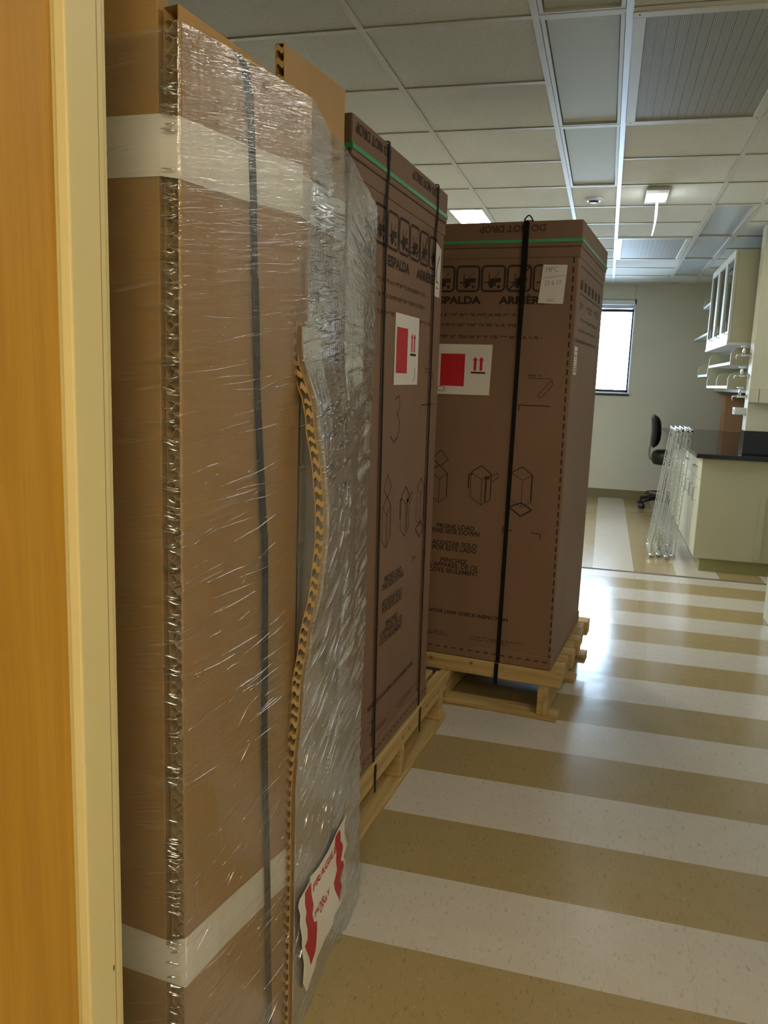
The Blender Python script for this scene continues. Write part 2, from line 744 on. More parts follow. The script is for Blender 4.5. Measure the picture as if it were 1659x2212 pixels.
port = bpy.data.lights.new('window_daylight', 'AREA')
port.shape = 'RECTANGLE'
port.size, port.size_y = WX1 - WX0, WZ1 - WZ0
port.cycles.is_portal = True
po = bpy.data.objects.new('window_daylight', port)
COL.objects.link(po)
po.location = ((WX0 + WX1) / 2, YB + .2, (WZ0 + WZ1) / 2)
po.rotation_euler = (-math.pi / 2, 0, 0)

# door leaf and jamb on the left
jy = DY1
jm = MB()
jm.box(JX - .05, JX - .016, DY0 - .012, jy + .012, 0, 2.2)                       # frame body
jm.box(JX - .016, JX, DY0 + .040, jy + .0, 0, 2.2)                              # stop
jm.box(JX - .016, JX - .004, jy, jy + .012, 0, 2.2)
jm.box(OX, OX + .05, DY0 - .012, jy + .012, 0, 2.2)
jm.box(JX - .05, OX + .05, DY0 - .012, jy + .012, 2.15, 2.2)
trim = struct(jm.build('trim_1', 'jamb_paint', bevel=.0025), 'cream metal door jamb beside the open wooden door')
MB().box(JX - .0005, JX + .0004, jy - .0135, jy - .012, .05, 2.14).build('jamb_groove_shade', 'jamb_shadow', trim)  # groove drawn as a thin strip in a painted shade tone
q = px(245, 2090, (JX, 0, 0), (1, 0, 0))
MB().prism([(JX + .0006, q.y - .001, q.z - .004), (JX + .0006, q.y + .001, q.z - .004), (JX + .0006, q.y + .0015, q.z + .003), (JX + .0006, q.y, q.z + .004)], (.0006, 0, 0)).build('scuff_mark', 'mark_brown', trim)
door = struct(MB().box(JX - .058, JX - .014, -.06, DY0 + .034, .008, 2.13).build('door_1', 'door_wood', bevel=.002),
              'open honey coloured wooden door at the left edge')
hg = MB()
for z in (.22, 1.95):
    hg.tube([(JX - .008, DY0 + .037, z - .05), (JX - .008, DY0 + .037, z + .05)], .006, 10)
hg.build('hinge', 'chrome', door)
hd = MB()
hd.tube([(JX - .014, .0, .96), (JX + .04, .0, .96), (JX + .045, .02, .96), (JX + .045, .12, .96)], .009, 10)
hd.lathe((JX - .014, .0, .96), [(.03, 0), (.03, .008), (.0, .009)], 0, 20)
hd.build('door_handle', 'chrome', door, smooth=True)

# ------------------------------------------------------------------ ceiling
ceil = struct(MB().box(-3.3, 3.1, -2.3, YB + .2, HC + .06, HC + .2).build('ceiling', 'ceiling_board'))
B = -.022
P2 = .6096
XA, XC, XD, XE = B - 1.5 * P2, B - .5 * P2, B + P2, B + 1.5 * P2
xs = [XA - 3 * P2, XA - 2 * P2, XA - P2, XA, XC, B, XD, XE, XE + P2, XE + 2 * P2, XE + 3 * P2]
ROW0 = 2.964
rows = [ROW0 + P2 * k for k in range(-3, 13)]
rows = [y for y in rows if y < YB - .05]
ylist = [DY1] + [y for y in rows if y > DY1 + .05] + [YB]
HB = .012


def tilebox(x0, x1, y0, y1):
    return MB().box(x0 + HB * .6, x1 - HB * .6, y0 + HB * .6, y1 - HB * .6, HC + .006, HC + .02)


taken = set()


def row_of(y):
    return round((y - ROW0) / P2)


for ci in range(len(xs) - 1):
    for ri in range(len(ylist) - 1):
        x0, x1, y0, y1 = xs[ci], xs[ci + 1], ylist[ri], ylist[ri + 1]
        if y1 <= YR + .2 and x0 > XR:
            continue
        k = row_of(y0) if ri else -4
        if ci == 4 and -2 <= k < 4:
            continue                     # strip of troffers
        if ci == 5 and (0 <= k < 2 or 7 <= k < 9):
            continue                     # return grilles
        if ci == 6 and (5 <= k < 11 or -2 <= k < 0):
            continue                     # troffers on the right
        if (ci == 2 and k in (5, 6)) or (ci == 8 and 4 <= k < 6) or (ci == 1 and k in (4, 7)):
            continue                     # lit troffers
        tilebox(x0, min(x1, XR2), y0, y1).build('ceiling_tile', 'ceiling_board', ceil, bevel=.002, seg=1)
grid_z = (HC, HC + .004)
for x in xs:
    if XL - .1 < x < XR2:
        y0 = DY1 if x < XR else YR
        MB().box(x - HB, x + HB, y0, YB, *grid_z).build('grid_runner', 'tbar_blue_sheen' if abs(x - B) < .01 else 'tbar', ceil)
for y in ylist[1:-1]:
    for ci in range(len(xs) - 1):
        x0, x1 = xs[ci] + HB, xs[ci + 1] - HB
        if y < YR + .05 and xs[ci + 1] > XR + .1:
            continue
        k = row_of(y)
        if (ci == 4 and k in (-1, 1, 3)) or (ci == 5 and k in (1, 8)) or (ci == 6 and k in (-1, 6, 8, 10)) or (ci == 8 and k == 5) or (ci == 2 and k == 6):
            continue
        MB().box(x0, min(x1, XR2), y - HB, y + HB, HC + .0002, HC + .004).build('grid_cross_tee', 'tbar', ceil)
struct(MB().box(-3.3, 3.1, -2.3, DY0, HC, HC + .05).build('ceiling_corridor', 'ceiling_board'))


def troffer(x0, x1, y0, y1, label, lens='lens_unlit', group=None, part=None):
    t = thing('ceiling_light', label, 'ceiling light', ((x0 + x1) / 2, (y0 + y1) / 2, HC + .02), group=group)
    e = HB + .002
    x0, x1, y0, y1 = x0 + e, x1 - e, y0 + e, y1 - e
    fr = MB()
    w = .014
    for a in ((x0, x1, y0, y0 + w), (x0, x1, y1 - w, y1), (x0, x0 + w, y0 + w, y1 - w), (x1 - w, x1, y0 + w, y1 - w)):
        fr.box(a[0], a[1], a[2], a[3], HC + .001, HC + .03)
    fr.build('frame', 'tbar', t)
    MB().box(x0 + w + .004, x1 - w - .004, y0 + w + .004, y1 - w - .004, HC + .012, HC + .018).build('diffuser', lens, t)
    MB().box(x0, x1, y0, y1, HC + .03, HC + .05).build('housing', 'dark_frame', t)
    return t


def ry(k):
    return ROW0 + P2 * k


gs = 'unlit troffers over the aisle'
troffer(XC, B, ry(-2), ry(0), 'unlit narrow ceiling light at the top edge of the picture', group=gs)
troffer(XC, B, ry(0), ry(2), 'unlit narrow ceiling light beside the large grey grille', group=gs)
troffer(XC, B, ry(2), ry(4), 'unlit narrow ceiling light just before the round detector', group=gs)
gr = 'unlit troffers over the bench'
troffer(XD, XE, ry(5), ry(7), 'bluish unlit ceiling light right of the glowing sign, nearest of three', 'lens_gloss', gr)
troffer(XD, XE, ry(7), ry(9), 'bluish unlit ceiling light in the middle of the row over the bench', 'lens_gloss', gr)
troffer(XD, XE, ry(9), ry(11), 'bluish unlit ceiling light by the back wall, farthest of three', 'lens_gloss', gr)
troffer(XA - .29, XA, ry(5), ry(6), 'bright lit ceiling light above the far carton', 'lamp_lab')
tilebox(XA - P2, XA - .29, ry(5), ry(6)).build('ceiling_tile', 'ceiling_board', ceil)
tilebox(XA - P2, XA, ry(6), ry(7)).build('ceiling_tile', 'ceiling_board', ceil)
MB().box(XA - .29 - HB, XA - .29 + HB, ry(5), ry(6), *grid_z).build('grid_runner', 'tbar', ceil)
MB().box(XA - P2, XA, ry(6) - HB, ry(6) + HB, *grid_z).build('grid_cross_tee', 'tbar', ceil)
for k in (4, 7):  # unseen fixtures added to raise the ambient light of the lab
    troffer(XA - 2 * P2, XA - P2, ry(k), ry(k + 1), 'added unseen ceiling light in the hidden part of the lab behind the ' + ('middle' if k == 4 else 'far') + ' carton', 'lamp_lab', 'added lab lights out of view')
troffer(XD, XE, ry(-2), ry(0), 'added narrow ceiling light out of view inside the doorway on the right', 'fill_near')  # added out of view for film glints and neutral light on the crate
troffer(XE + P2, XE + P2 + .6, ry(4), ry(6), 'added ceiling light in the unseen recess right of the aisle', 'fill_recess')  # added out of view to brighten the bench end and rack
for (lx, lab) in ((.05, 'unseen warm corridor light behind the doorway'), (1.55, 'added unseen warm light farther along the corridor to the right')):
    cl = thing('corridor_light', lab, 'ceiling light', (lx, -.9, HC - .06), group='corridor lights')  # unseen fixtures placed to match brightness, the right one added to even it
    MB().box(lx - .31, lx + .31, -1.5, -.3, HC - .05, HC - .0005).build('housing', 'tbar', cl, bevel=.004)
    MB().box(lx - .29, lx + .29, -1.48, -.32, HC - .06, HC - .05).build('diffuser', 'lamp_warm' if lx < 1 else 'fill_warm_right', cl)


def grille(y0, y1, label):
    x0, x1 = B + HB, XD - HB
    y0, y1 = y0 + HB, y1 - HB
    t = thing('ceiling_grille', label, 'air grille', ((x0 + x1) / 2, (y0 + y1) / 2, HC + .01), group='return air grilles')
    w = .042
    fr = MB()
    for a in ((x0, x1, y0, y0 + w), (x0, x1, y1 - w, y1), (x0, x0 + w, y0 + w, y1 - w), (x1 - w, x1, y0 + w, y1 - w)):
        fr.box(a[0], a[1], a[2], a[3], HC - .004, HC + .01)
    fr.build('frame', 'tbar', t, bevel=.002, seg=1)
    n = 14
    for i in range(n):
        a = x0 + w + (x1 - x0 - 2 * w) * i / n
        b = x0 + w + (x1 - x0 - 2 * w) * (i + 1) / n
        MB().box(a + .0005, b - .0005, y0 + w, y1 - w, HC + .002, HC + .005).build('perforated_strip', 'perforated', t)
    MB().box(x0, x1, y0, y1, HC + .01, HC + .02).build('backing', 'dark_frame', t)
    for (sx, sy) in ((x0 + .02, y0 + .02), (x1 - .02, y0 + .02), (x0 + .02, y1 - .02), (x1 - .02, y1 - .02)):
        MB().lathe((sx, sy, HC - .005), [(.003, 0), (.005, .001)], 2, 8).build('screw', 'dark_frame', t)
    return t


grille(ry(0), ry(2), 'large grey perforated return air grille at the top right')
grille(ry(7), ry(9), 'small far return air grille near the back wall')

q = px(1283, 430, (0, 0, HC), (0, 0, 1))
det = thing('ceiling_detector', 'small round white detector on the ceiling', 'detector', (q.x, q.y, HC - .03))
MB().lathe((q.x, q.y, HC + .006), [(.058, 0), (.058, -.010), (.050, -.018), (.036, -.020)], 2, 32).build('base', 'window_white', det, smooth=True)
MB().lathe((q.x, q.y, HC - .013), [(.034, 0), (.030, -.008), (.018, -.011)], 2, 24).build('cap', 'dark_frame', det, smooth=True)

ex = thing('edge_lit_sign', 'glowing edge lit sign hanging from the ceiling, seen edge on', 'sign', (.21, 5.62, HC - .03))
MB().box(.142, .282, 5.43, 5.83, HC - .022, HC + .002).build('canopy', 'tbar', ex, bevel=.006)
MB().box(.16, .264, 5.53, 5.73, HC - .030, HC - .0221).build('lamp_slot', 'sign_glow', ex)
pl = [(.213 - .012 * max(0, (i - 5)) ** 1.6 / 10, HC - .03 - .205 * i / 9) for i in range(10)]
pb = MB()
pb.grid(lambda u, v: (pl[int(u)][0] + v * .007, 5.54 + .20 * 0, pl[int(u)][1]), list(range(10)), [0, 1])
for i in range(9):
    (xa, za), (xb, zb) = pl[i], pl[i + 1]
    n = len(pb.v)
    pb.v += [(xa, 5.54, za), (xa + .007, 5.54, za), (xa + .007, 5.76, za), (xa, 5.76, za), (xb, 5.54, zb), (xb + .007, 5.54, zb), (xb + .007, 5.76, zb), (xb, 5.76, zb)]
    for f in ((0, 1, 5, 4), (1, 2, 6, 5), (2, 3, 7, 6), (3, 0, 4, 7)):
        pb.f.append(tuple(n + k for k in f))
pb.build('acrylic_plate', 'sign_glow', ex)

# ------------------------------------------------------------------ cartons on pallets


def pallet(name, label, loc, rz, ul, ur, fo, depth, first):
    """origin at the carton's printed corner; x along the printed face, y into the carton"""
    p = thing(name, label, 'pallet', loc, (0, 0, rz), 'wooden pallets under the cartons')
    W = ur - ul
    pine_x, pine_y = 'pine_x', 'pine_y'

    def board(nm, *a, mat=pine_x):
        MB().box(*a).build(nm, mat, p, bevel=.0025, seg=1, local=True)
    for y in (-fo, depth * .45, depth - fo - .10):
        board('bottom_board', ul, ur, y, y + .10, .0005, .021)
    for i, x in enumerate((ul + .045, (ul + ur) / 2 - .02, ur - .085)):
        board('stringer', x, x + .042, -fo + .006, depth - fo - .006, .0215, .128, mat=pine_y)
    board('lead_beam', ul, ur, -.004 if first else -.010, .036, .1285, .198)
    y = .050
    k = 0
    while y < depth - fo - .09:
        r = random.uniform(-.004, .028)
        board('deck_board', ul - r * .5, ur + r - .01, y, y + .088, .1285, .198 if k > 20 else .1985)
        y += .088 + .018
        k += 1
    for (su, hw) in (((-.224, .0088),) if first else ((-.587, .0065), (-.106, .0065))):
        MB().box(su - hw, su + hw, -.0135 if first else -.0145, -.0125 if first else -.0130, .105, .199).build('strap_tail', 'strap_black', p, local=True)
    for i in range(5):
        x = random.uniform(ul + .05, ur - .05)
        MB().lathe((x, -.0042 if first else -.0102, random.uniform(.145, .18)), [(.008, 0), (.006, -.0004)], 1, 8).build('knot', 'knot_brown', p, local=True)
    return p


AA = math.atan2(.088, .79)
BB = math.atan2(.062, .88)
TILT = .012
LOC3, RZ3 = (-.138, 3.300, .2), -AA
LOC2, RZ2 = (-.572, 2.852, .2042), math.pi / 2 - BB
CW, CD, CH = .88, .79, 1.74        # carton body


def bars(mb, M, u0, u1, z, h, seed, wordmin=.012, wordmax=.04):
    """a row of unreadable small print as word-shaped strokes"""
    rnd = random.Random(seed)
    x = u0
    while x < u1 - .004:
        w = min(rnd.uniform(wordmin, wordmax), u1 - x)
        k = max(1, int(w / (h * .55)))
        for i in range(k):
            a = x + w * i / k
            b = x + w * (i + .80) / k
            hh = h * rnd.uniform(.7, 1)
            if rnd.random() < .5:
                mb.quad(M @ Vector((a, z, 0)), M @ Vector((b, z, 0)), M @ Vector((b, z + hh * .45, 0)), M @ Vector((a, z + hh * .45, 0)))
            mb.quad(M @ Vector((a, z + hh * .55, 0)), M @ Vector((b, z + hh * .55, 0)), M @ Vector((b, z + hh, 0)), M @ Vector((a, z + hh, 0)))
        x += w + h * .6


def rect(mb, M, x0, x1, z0, z1):
    mb.quad(M @ Vector((x0, z0, 0)), M @ Vector((x1, z0, 0)), M @ Vector((x1, z1, 0)), M @ Vector((x0, z1, 0)))


def line(mb, M, a, b, w):
    a, b = Vector(a), Vector(b)
    d = (b - a).normalized()
    n = Vector((-d.y, d.x)) * w / 2
    mb.quad(*[M @ Vector((q.x, q.y, 0)) for q in (a - n, b - n, b + n, a + n)])


def path(mb, M, pts, w):
    for a, b in zip(pts[:-1], pts[1:]):
        line(mb, M, a, b, w)


def rrect(mb, M, x0, x1, z0, z1, r, w):
    pts = []
    for (cx, cz, a0) in ((x1 - r, z1 - r, 0), (x0 + r, z1 - r, 90), (x0 + r, z0 + r, 180), (x1 - r, z0 + r, 270)):
        for k in range(5):
            t = math.radians(a0 + 22.5 * k)
            pts.append((cx + r * math.cos(t), cz + r * math.sin(t)))
    pts.append(pts[0])
    path(mb, M, pts, w)


def carton(label, loc, rz, tilt, which):
    # local z is above the pallet deck (world z minus .2)
    c = thing('appliance_carton', label, 'carton', loc, (0, 0, 0), 'appliance cartons')
    c.rotation_mode = 'XYZ'
    rot = Matrix.Rotation(rz, 4, 'Z') @ Matrix.Rotation(-tilt, 4, 'X')
    c.rotation_euler = rot.to_euler()
    MB().box(-CW, 0, 0, CD, .05, CH - .03).build('body', 'cardboard', c, bevel=.006, local=True)
    o = .006
    MB().box(-CW - o, o, -o, CD + o, CH - .035, CH + .063).build('lid', 'cardboard', c, bevel=.005, local=True)
    MB().box(-CW - .003, .003, -.003, CD + .003, CH - .075, CH - .036).build('lid_collar', 'cardboard', c, bevel=.003, local=True)
    MB().box(-CW - .004, .004, -.004, CD + .004, .0005, .055).build('bottom_tray', 'cardboard', c, bevel=.004, local=True)
    # bands
    g = o + .0012
    zb = CH - .012
    gb = MB()
    gb.box(-CW - g, g, -g - .0012, -g, zb - .006, zb + .006).box(g, g + .0012, -g, CD + g, zb - .006, zb + .006)
    gb.box(-CW - g, g, CD + g, CD + g + .0012, zb - .006, zb + .006).box(-CW - g - .0012, -CW - g, -g, CD + g, zb - .006, zb + .006)
    gb.build('green_strap', 'strap_green', c, local=True)
    zt = CH + .063
    if which == 3:
        st = [(-.222, -.213, .0088)]
    else:
        st = [(-.585, -.625, .0065), (-.105, -.128, .0065)]
    for (ub, ut, hw) in st:
        s = MB()
        yy = -g - .0028
        zs = [.001, .03, .3, .8, 1.3, CH - .08, CH - .03, zt - .01, zt + .0015]
        pts = [(ub + (ut - ub) * max(0, min(1, (z + .1) / (zt + .1))), yy if z > CH - .05 else -.0062, z) for z in zs]
        top = [(ut + .002, -.002, zt + .003), (ut + .006, .05, zt + .012 if which == 3 else zt + .003), (ut + .008, .2, zt + .003), (ut + .01, CD + g, zt + .003), (ut + .01, CD + g + .003, .01)]
        pts += top
        L, Rr = [], []
        for i, p in enumerate(pts):
            w = hw * (1.35 if which == 3 and zs[5] <= p[2] <= zt else 1)
            L.append((p[0] - w, p[1], p[2]))
            Rr.append((p[0] + w, p[1], p[2]))
        n = len(s.v)
        s.v += L + Rr
        k = len(L)
        for i in range(k - 1):
            s.f.append((n + i, n + k + i, n + k + i + 1, n + i + 1))
        me = s.mesh('strap')
        so = put('black_strap', me, 'strap_black', c, local=True)
        md = so.modifiers.new('solid', 'SOLIDIFY')
        md.thickness = .0014
        md.offset = 0
        if which == 3:
            lp = MB()
            arc = [(ut - .012 + .030 * i / 8, .0 + .004 * i, zt + .003 + .022 * math.sin(math.pi * i / 8)) for i in range(9)]
            lp.tube(arc, .0026, 6)
            lp.build('strap_loop', 'strap_black', c, local=True)
    # printing on the face y = 0 (x right, z up)
    F = Matrix(((1, 0, 0, 0), (0, 0, -1, -.0007), (0, 1, 0, -.2), (0, 0, 0, 1)))     # art drawn in world-height coordinates
    FT = Matrix.Translation((0, -.0042, 0)) @ F
    FL = Matrix.Translation((0, -o - .0006, 0)) @ F
    def piece(name, mat='ink', stuff=False):
        art.append((name, mat, stuff, MB()))
        return art[-1][3]

    def word(name, s, size, u, z, ws, bold, align='LEFT', mat='ink', FF=None, rot=0.0):
        FF = FF or F
        text(piece(name, mat), s, size, Matrix.Translation(FF @ Vector((u, z, 0))) @ FF.to_3x3().to_4x4(), ws, bold, align, rot)
    art = []
    path(piece('printed_rule'), F, [(-.80, 1.876), (-.053, 1.876)], .007)
    for i in range(-3, 4):
        x0 = -.382 + .1045 * i
        if x0 > -.1:
            continue
        k = piece('handling_pictogram')
        rrect(k, F, x0, x0 + .093, 1.739, 1.836, .014, .008)
        # a truck and a load inside each frame
        rect(k, F, x0 + .034, x0 + .058, 1.758, 1.788)
        rect(k, F, x0 + .058, x0 + .078, 1.772, 1.790)
        path(k, F, [(x0 + .030, 1.757), (x0 + .030, 1.806)], .004)
        path(k, F, [(x0 + .012, 1.772), (x0 + .034, 1.772)], .005)
        for wx in (.04, .07):
            rect(k, F, x0 + wx - .006, x0 + wx + .006, 1.750, 1.762)
        if i == 1:
            path(k, F, [(x0 + .008, 1.745), (x0 + .088, 1.832)], .006)
        else:
            path(k, F, [(x0 + .030, 1.772), (x0 + .072, 1.812)], .0025)
    for s, u in (('BACK', -.81), ('ESPALDA', -.585), ('ARRI\u00c8RE', -.305)):
        word('printed_word', s, .040, u, 1.690, 1.24, .045)
    for (u, z, s) in ((-.44, .757, 'PRONE LOAD'), (-.44, .735, 'THIS SIDE DOWN'), (-.44, .683, 'ACOSTAR SOLO'), (-.44, .661, 'POR ESTE LADO'),
                      (-.44, .609, 'PENCHEZ'), (-.44, .587, "L'APPAREIL DE CE"), (-.44, .563, 'COTE SEULEMENT')):
        word('printed_line', s, .027, u, z, 1.0, .028, 'CENTER')
    word('printed_line', 'REFRIGERATOR LEAK CHECK INSPECTION', .021, -.19, .383, 1.13, .030, 'RIGHT')
    # dashed fold marks
    if which == 3:
        k = piece('fold_dashes', stuff=True)
        for i in range(46):
            z = .245 + .0355 * i
            u = -.006 - .016 * (z - .2) / 1.7
            rect(k, F, u - .003, u + .003, z, z + .022)
    k = piece('fold_dashes', stuff=True)
    for i in range(24):
        x = -.86 + .036 * i
        rect(k, FT, x, x + .018, .231, .236)
    # cut marks
    path(piece('cut_mark'), F, [(-.20, 1.268), (-.20, 1.292), (-.075, 1.292)], .004)
    if which == 2:
        path(piece('cut_mark'), F, [(-.06, 1.292), (-.035, 1.292)], .003)
        path(piece('cut_mark'), F, [(-.62, .30), (-.59, .30), (-.59, .34), (-.62, .34)], .004)
    k = piece('cut_mark')
    path(k, F, [(-.235, .775), (-.195, .775)], .004)
    path(k, F, [(-.235, .79), (-.235, .76)], .004)
    path(piece('cut_mark'), F, [(-.115, .775), (-.078, .772), (-.080, .750)], .004)

    # unpacking drawings
    def isobox(ink, u, z, w, h, d, k=.004):
        path(ink, F, [(u - w, z), (u - w, z + h), (u, z + h - d), (u, z - d), (u - w, z)], .0024)
        path(ink, F, [(u, z - d), (u + w * .8, z - d * .2), (u + w * .8, z + h - d * .1), (u, z + h - d)], .0024)
        path(ink, F, [(u - w, z + h), (u - w * .1, z + h + d), (u + w * .8, z + h - d * .1)], .004)
        path(ink, F, [(u + w * .8, z - d * .1), (u + w * .8, z + h - d * .1)], k)
    k = piece('unpacking_drawing')
    isobox(k, -.335, .900, .048, .105, .030)
    path(k, F, [(-.392, .935), (-.392, .995), (-.375, 1.0)], .006)
    path(k, F, [(-.31, .985), (-.27, 1.01), (-.268, .99), (-.295, .97)], .0025)
    path(k, F, [(-.318, .885), (-.318, .985)], .006)
    rect(k, F, -.325, -.305, .980, .992)
    k = piece('unpacking_drawing')
    isobox(k, -.165, .905, .048, .110, .028, .006)
    path(k, F, [(-.215, .873), (-.165, .895), (-.12, .868), (-.165, .838), (-.215, .873)], .006)
    isobox(piece('unpacking_drawing'), -.52, .895, .042, .10, .03)
    path(piece('unpacking_drawing'), F, [(-.555, 1.05), (-.52, 1.09), (-.485, 1.05), (-.52, 1.02), (-.555, 1.05)], .003)
    path(piece('knife_drawing'), F, [(-.125, 1.335), (-.085, 1.385), (-.078, 1.392), (-.070, 1.385), (-.072, 1.375), (-.110, 1.325), (-.122, 1.325), (-.125, 1.335)], .0024)
    path(piece('printed_rule'), F, [(-.172, 1.400), (-.075, 1.400), (-.072, 1.39)], .002)
    for i, (a, b, z) in enumerate(((-.66, -.21, 1.640), (-.66, -.195, 1.600), (-.66, -.125, 1.553))):
        bars(piece('small_print', 'ink_faint', True), F, a, b, z, .013, 11 + i)
    for i, (a, b, z) in enumerate(((-.60, -.47, .292), (-.60, -.45, .282), (-.35, -.115, .292), (-.35, -.185, .280))):
        bars(piece('small_print', 'ink_faint', True), F, a, b, z, .008, 31 + i, .008, .03)
    bars(piece('small_print', 'ink_faint', True), F, -.172, -.115, 1.406, .009, 77)
    for u in (-.135, -.60):
        word('lid_print', 'DO NOT DROP', .036, u, 1.988, 1.05, .022, 'LEFT', 'ink_faint', FL, math.pi)
    for (nm, mt, stf, mb) in art:
        mb.build(nm, mt, c, local=True, kind='stuff' if stf else None)

    # sheet label : red panel, two arrows, bar
    def sheet(u0, u1, z0, z1, dx):
        k = MB()
        k.prism([F @ Vector(p) for p in ((u0, z0, .0004), (u1 + dx, z0 + .002, .0004), (u1, z1, .0004), (u0, z1, .0004))], (0, -.0006, 0))
        s = k.build('shipping_label', 'label_white', c, local=True)
        s['label'] = 'white sheet with a red panel and two red arrows'
        G = Matrix.Translation((0, -.0016, 0)) @ F
        w, h = u1 - u0, z1 - z0
        r = MB()
        rect(r, G, u0 + .06 * w, u0 + .51 * w, z0 + .17 * h, z0 + .81 * h)
        r.build('red_panel', 'label_red', s, local=True)
        for ax in (.70, .81):
            r = MB()
            cx = u0 + ax * w
            rect(r, G, cx - .025 * w, cx + .025 * w, z0 + .49 * h, z0 + .69 * h)
            r.poly([G @ Vector(p) for p in ((cx - .05 * w, z0 + .69 * h, 0), (cx + .05 * w, z0 + .69 * h, 0), (cx, z0 + .76 * h, 0))])
            r.build('red_arrow', 'label_red', s, local=True)
        b = MB()
        rect(b, G, u0 + .63 * w, u0 + .89 * w, z0 + .43 * h, z0 + .465 * h)
        b.build('black_bar', 'ink', s, local=True)
        b = MB()
        if which == 3:
            ell = [(u0 + w * (.085 + .07 * math.cos(t)), z0 + h * (.11 + .05 * math.sin(t))) for t in [2 * math.pi * i / 16 for i in range(17)]]
            path(b, G, ell, .0022)
        else:
            path(b, G, [(u0 + .84 * w, z0 + .26 * h), (u0 + .87 * w, z0 + .22 * h), (u0 + .86 * w, z0 + .12 * h), (u0 + .80 * w, z0 + .06 * h)], .003)
        b.build('pen_scribble', 'ink', s, local=True)
    if which == 3:
        sheet(-.552, -.322, 1.323, 1.528, -.004)
        k = MB()
        Q = [(-.150, 1.692), (-.052, 1.689), (-.044, 1.836), (-.138, 1.839)]
        k.prism([F @ Vector((a, b, .0014)) for a, b in Q], (0, -.0006, 0))
        s = k.build('handwritten_note', 'label_white', c, local=True)
        s['label'] = 'white paper note with pencil writing'
        G = Matrix.Translation((0, -.0028, 0)) @ F
        for (u, z, sz, tx) in ((-.128, 1.808, .030, 'MPC'), (-.130, 1.758, .026, '33 6 17'), (-.118, 1.697, .018, '2662')):
            h = MB()
            text(h, tx, sz, Matrix.Translation(G @ Vector((u, z, 0))) @ G.to_3x3().to_4x4(), .85, -.012, rot=.05)
            h.build('pencil_writing', 'pencil', s, local=True)
        h = MB()
        path(h, G, [(-.137, 1.786), (-.050, 1.798)], .0014)
        h.build('pencil_line', 'pencil', s, local=True)
    else:
        sheet(-.500, -.262, 1.357, 1.568, 0)
        k = MB()
        k.prism([F @ Vector((a, b, .0004)) for a, b in ((-.105, 1.655), (-.04, 1.655), (-.035, 1.815), (-.10, 1.83))], (0, -.0006, 0))
        s = k.build('paper_label', 'label_white', c, local=True)
        G = Matrix.Translation((0, -.0018, 0)) @ F
        h = MB()
        path(h, G, [(-.055, 1.79), (-.08, 1.76), (-.090, 1.73), (-.085, 1.70)], .005)
        path(h, G, [(-.085, 1.705), (-.06, 1.700)], .004)
        path(h, G, [(-.085, 1.685), (-.06, 1.682)], .004)
        h.build('pen_mark', 'ink', s, local=True)
        h = MB()
        arc = [(-.50 + .115 + .11 * math.cos(t), 1.79 + .035 * math.sin(t)) for t in [math.pi + math.pi * i / 12 for i in range(13)]]
        path(h, F, arc, .006)
        h.build('marker_writing', 'ink', c, local=True)
        h = MB()
        d = [(-.475, 1.315), (-.44, 1.325), (-.43, 1.29), (-.455, 1.27), (-.44, 1.262), (-.425, 1.23), (-.44, 1.20), (-.48, 1.185), (-.51, 1.205)]
        path(h, F, d, .004)
        h.build('marker_writing', 'ink', c, local=True)
        k = MB()
        k.prism([F @ Vector((a, b, .0006)) for a, b in ((-.735, 1.17), (-.70, 1.17), (-.685, 1.31), (-.735, 1.315))], (0, -.0006, 0))
        s = k.build('torn_label', 'label_white', c, local=True)
        k = MB()
        rect(k, Matrix.Translation((0, -.0022, 0)) @ F, -.733, -.700, 1.262, 1.285)
        k.build('torn_patch', 'core_dark', s, local=True)
    # the side at local x = 0 (seen on the far carton): same kind of printing
    S = Matrix(((0, 0, 1, .0007), (1, 0, 0, 0), (0, 1, 0, -.2), (0, 0, 0, 1)))
    sp = MB()
    path(sp, S, [(.05, 1.876), (.74, 1.876)], .006)
    path(sp, S, [(.04, 1.838), (.75, 1.838)], .006)
    for i in range(6):
        x0 = .06 + .11 * i
        rect(sp, S, x0, x0 + .07, 1.752, 1.79)
        path(sp, S, [(x0 + .02, 1.75), (x0 + .02, 1.81)], .006)
    path(sp, S, [(.06, 1.736), (.73, 1.736)], .006)
    for (a, b) in ((.09, .20), (.29, .43), (.52, .68)):
        bars(sp, S, a, b, 1.678, .036, int(a * 100), .03, .04)
    for i, (a, b) in enumerate(((.13, .62), (.08, .62), (.02, .66))):
        bars(sp, S, a, b, 1.632 - .042 * i, .014, 51 + i)
    sp.build('side_print', 'ink_faint', c, local=True, kind='stuff')
    k = MB()
    k.prism([S @ Vector((a, b, .0004)) for a, b in ((.025, 1.42), (.10, 1.42), (.10, 1.53), (.025, 1.53))], (.0008, 0, 0))
    bl = k.build('barcode_label', 'label_white', c, local=True)
    k = MB()
    SG = Matrix.Translation((.0016, 0, 0)) @ S
    for i in range(9):
        z = 1.43 + .010 * i
        rect(k, SG, .035, .088, z, z + random.choice((.002, .004, .0055)))
    k.build('barcode', 'pencil', bl, local=True, kind='stuff')
    return c


p3 = pallet('wooden_pallet', 'pale wooden pallet under the far carton that faces the camera', (LOC3[0], LOC3[1], 0), RZ3, -.95, .048, .055, .95, True)
carton('brown appliance carton standing farthest back, strapped in black with a pencilled note', LOC3, RZ3, .0, 3)
p2 = pallet('wooden_pallet', 'wooden pallet along the aisle under the middle carton', (LOC2[0], LOC2[1], 0), RZ2, -.875, .285, .015, .98, False)
carton('brown appliance carton standing between the wrapped crate and the far carton', LOC2, RZ2, .005, 2)

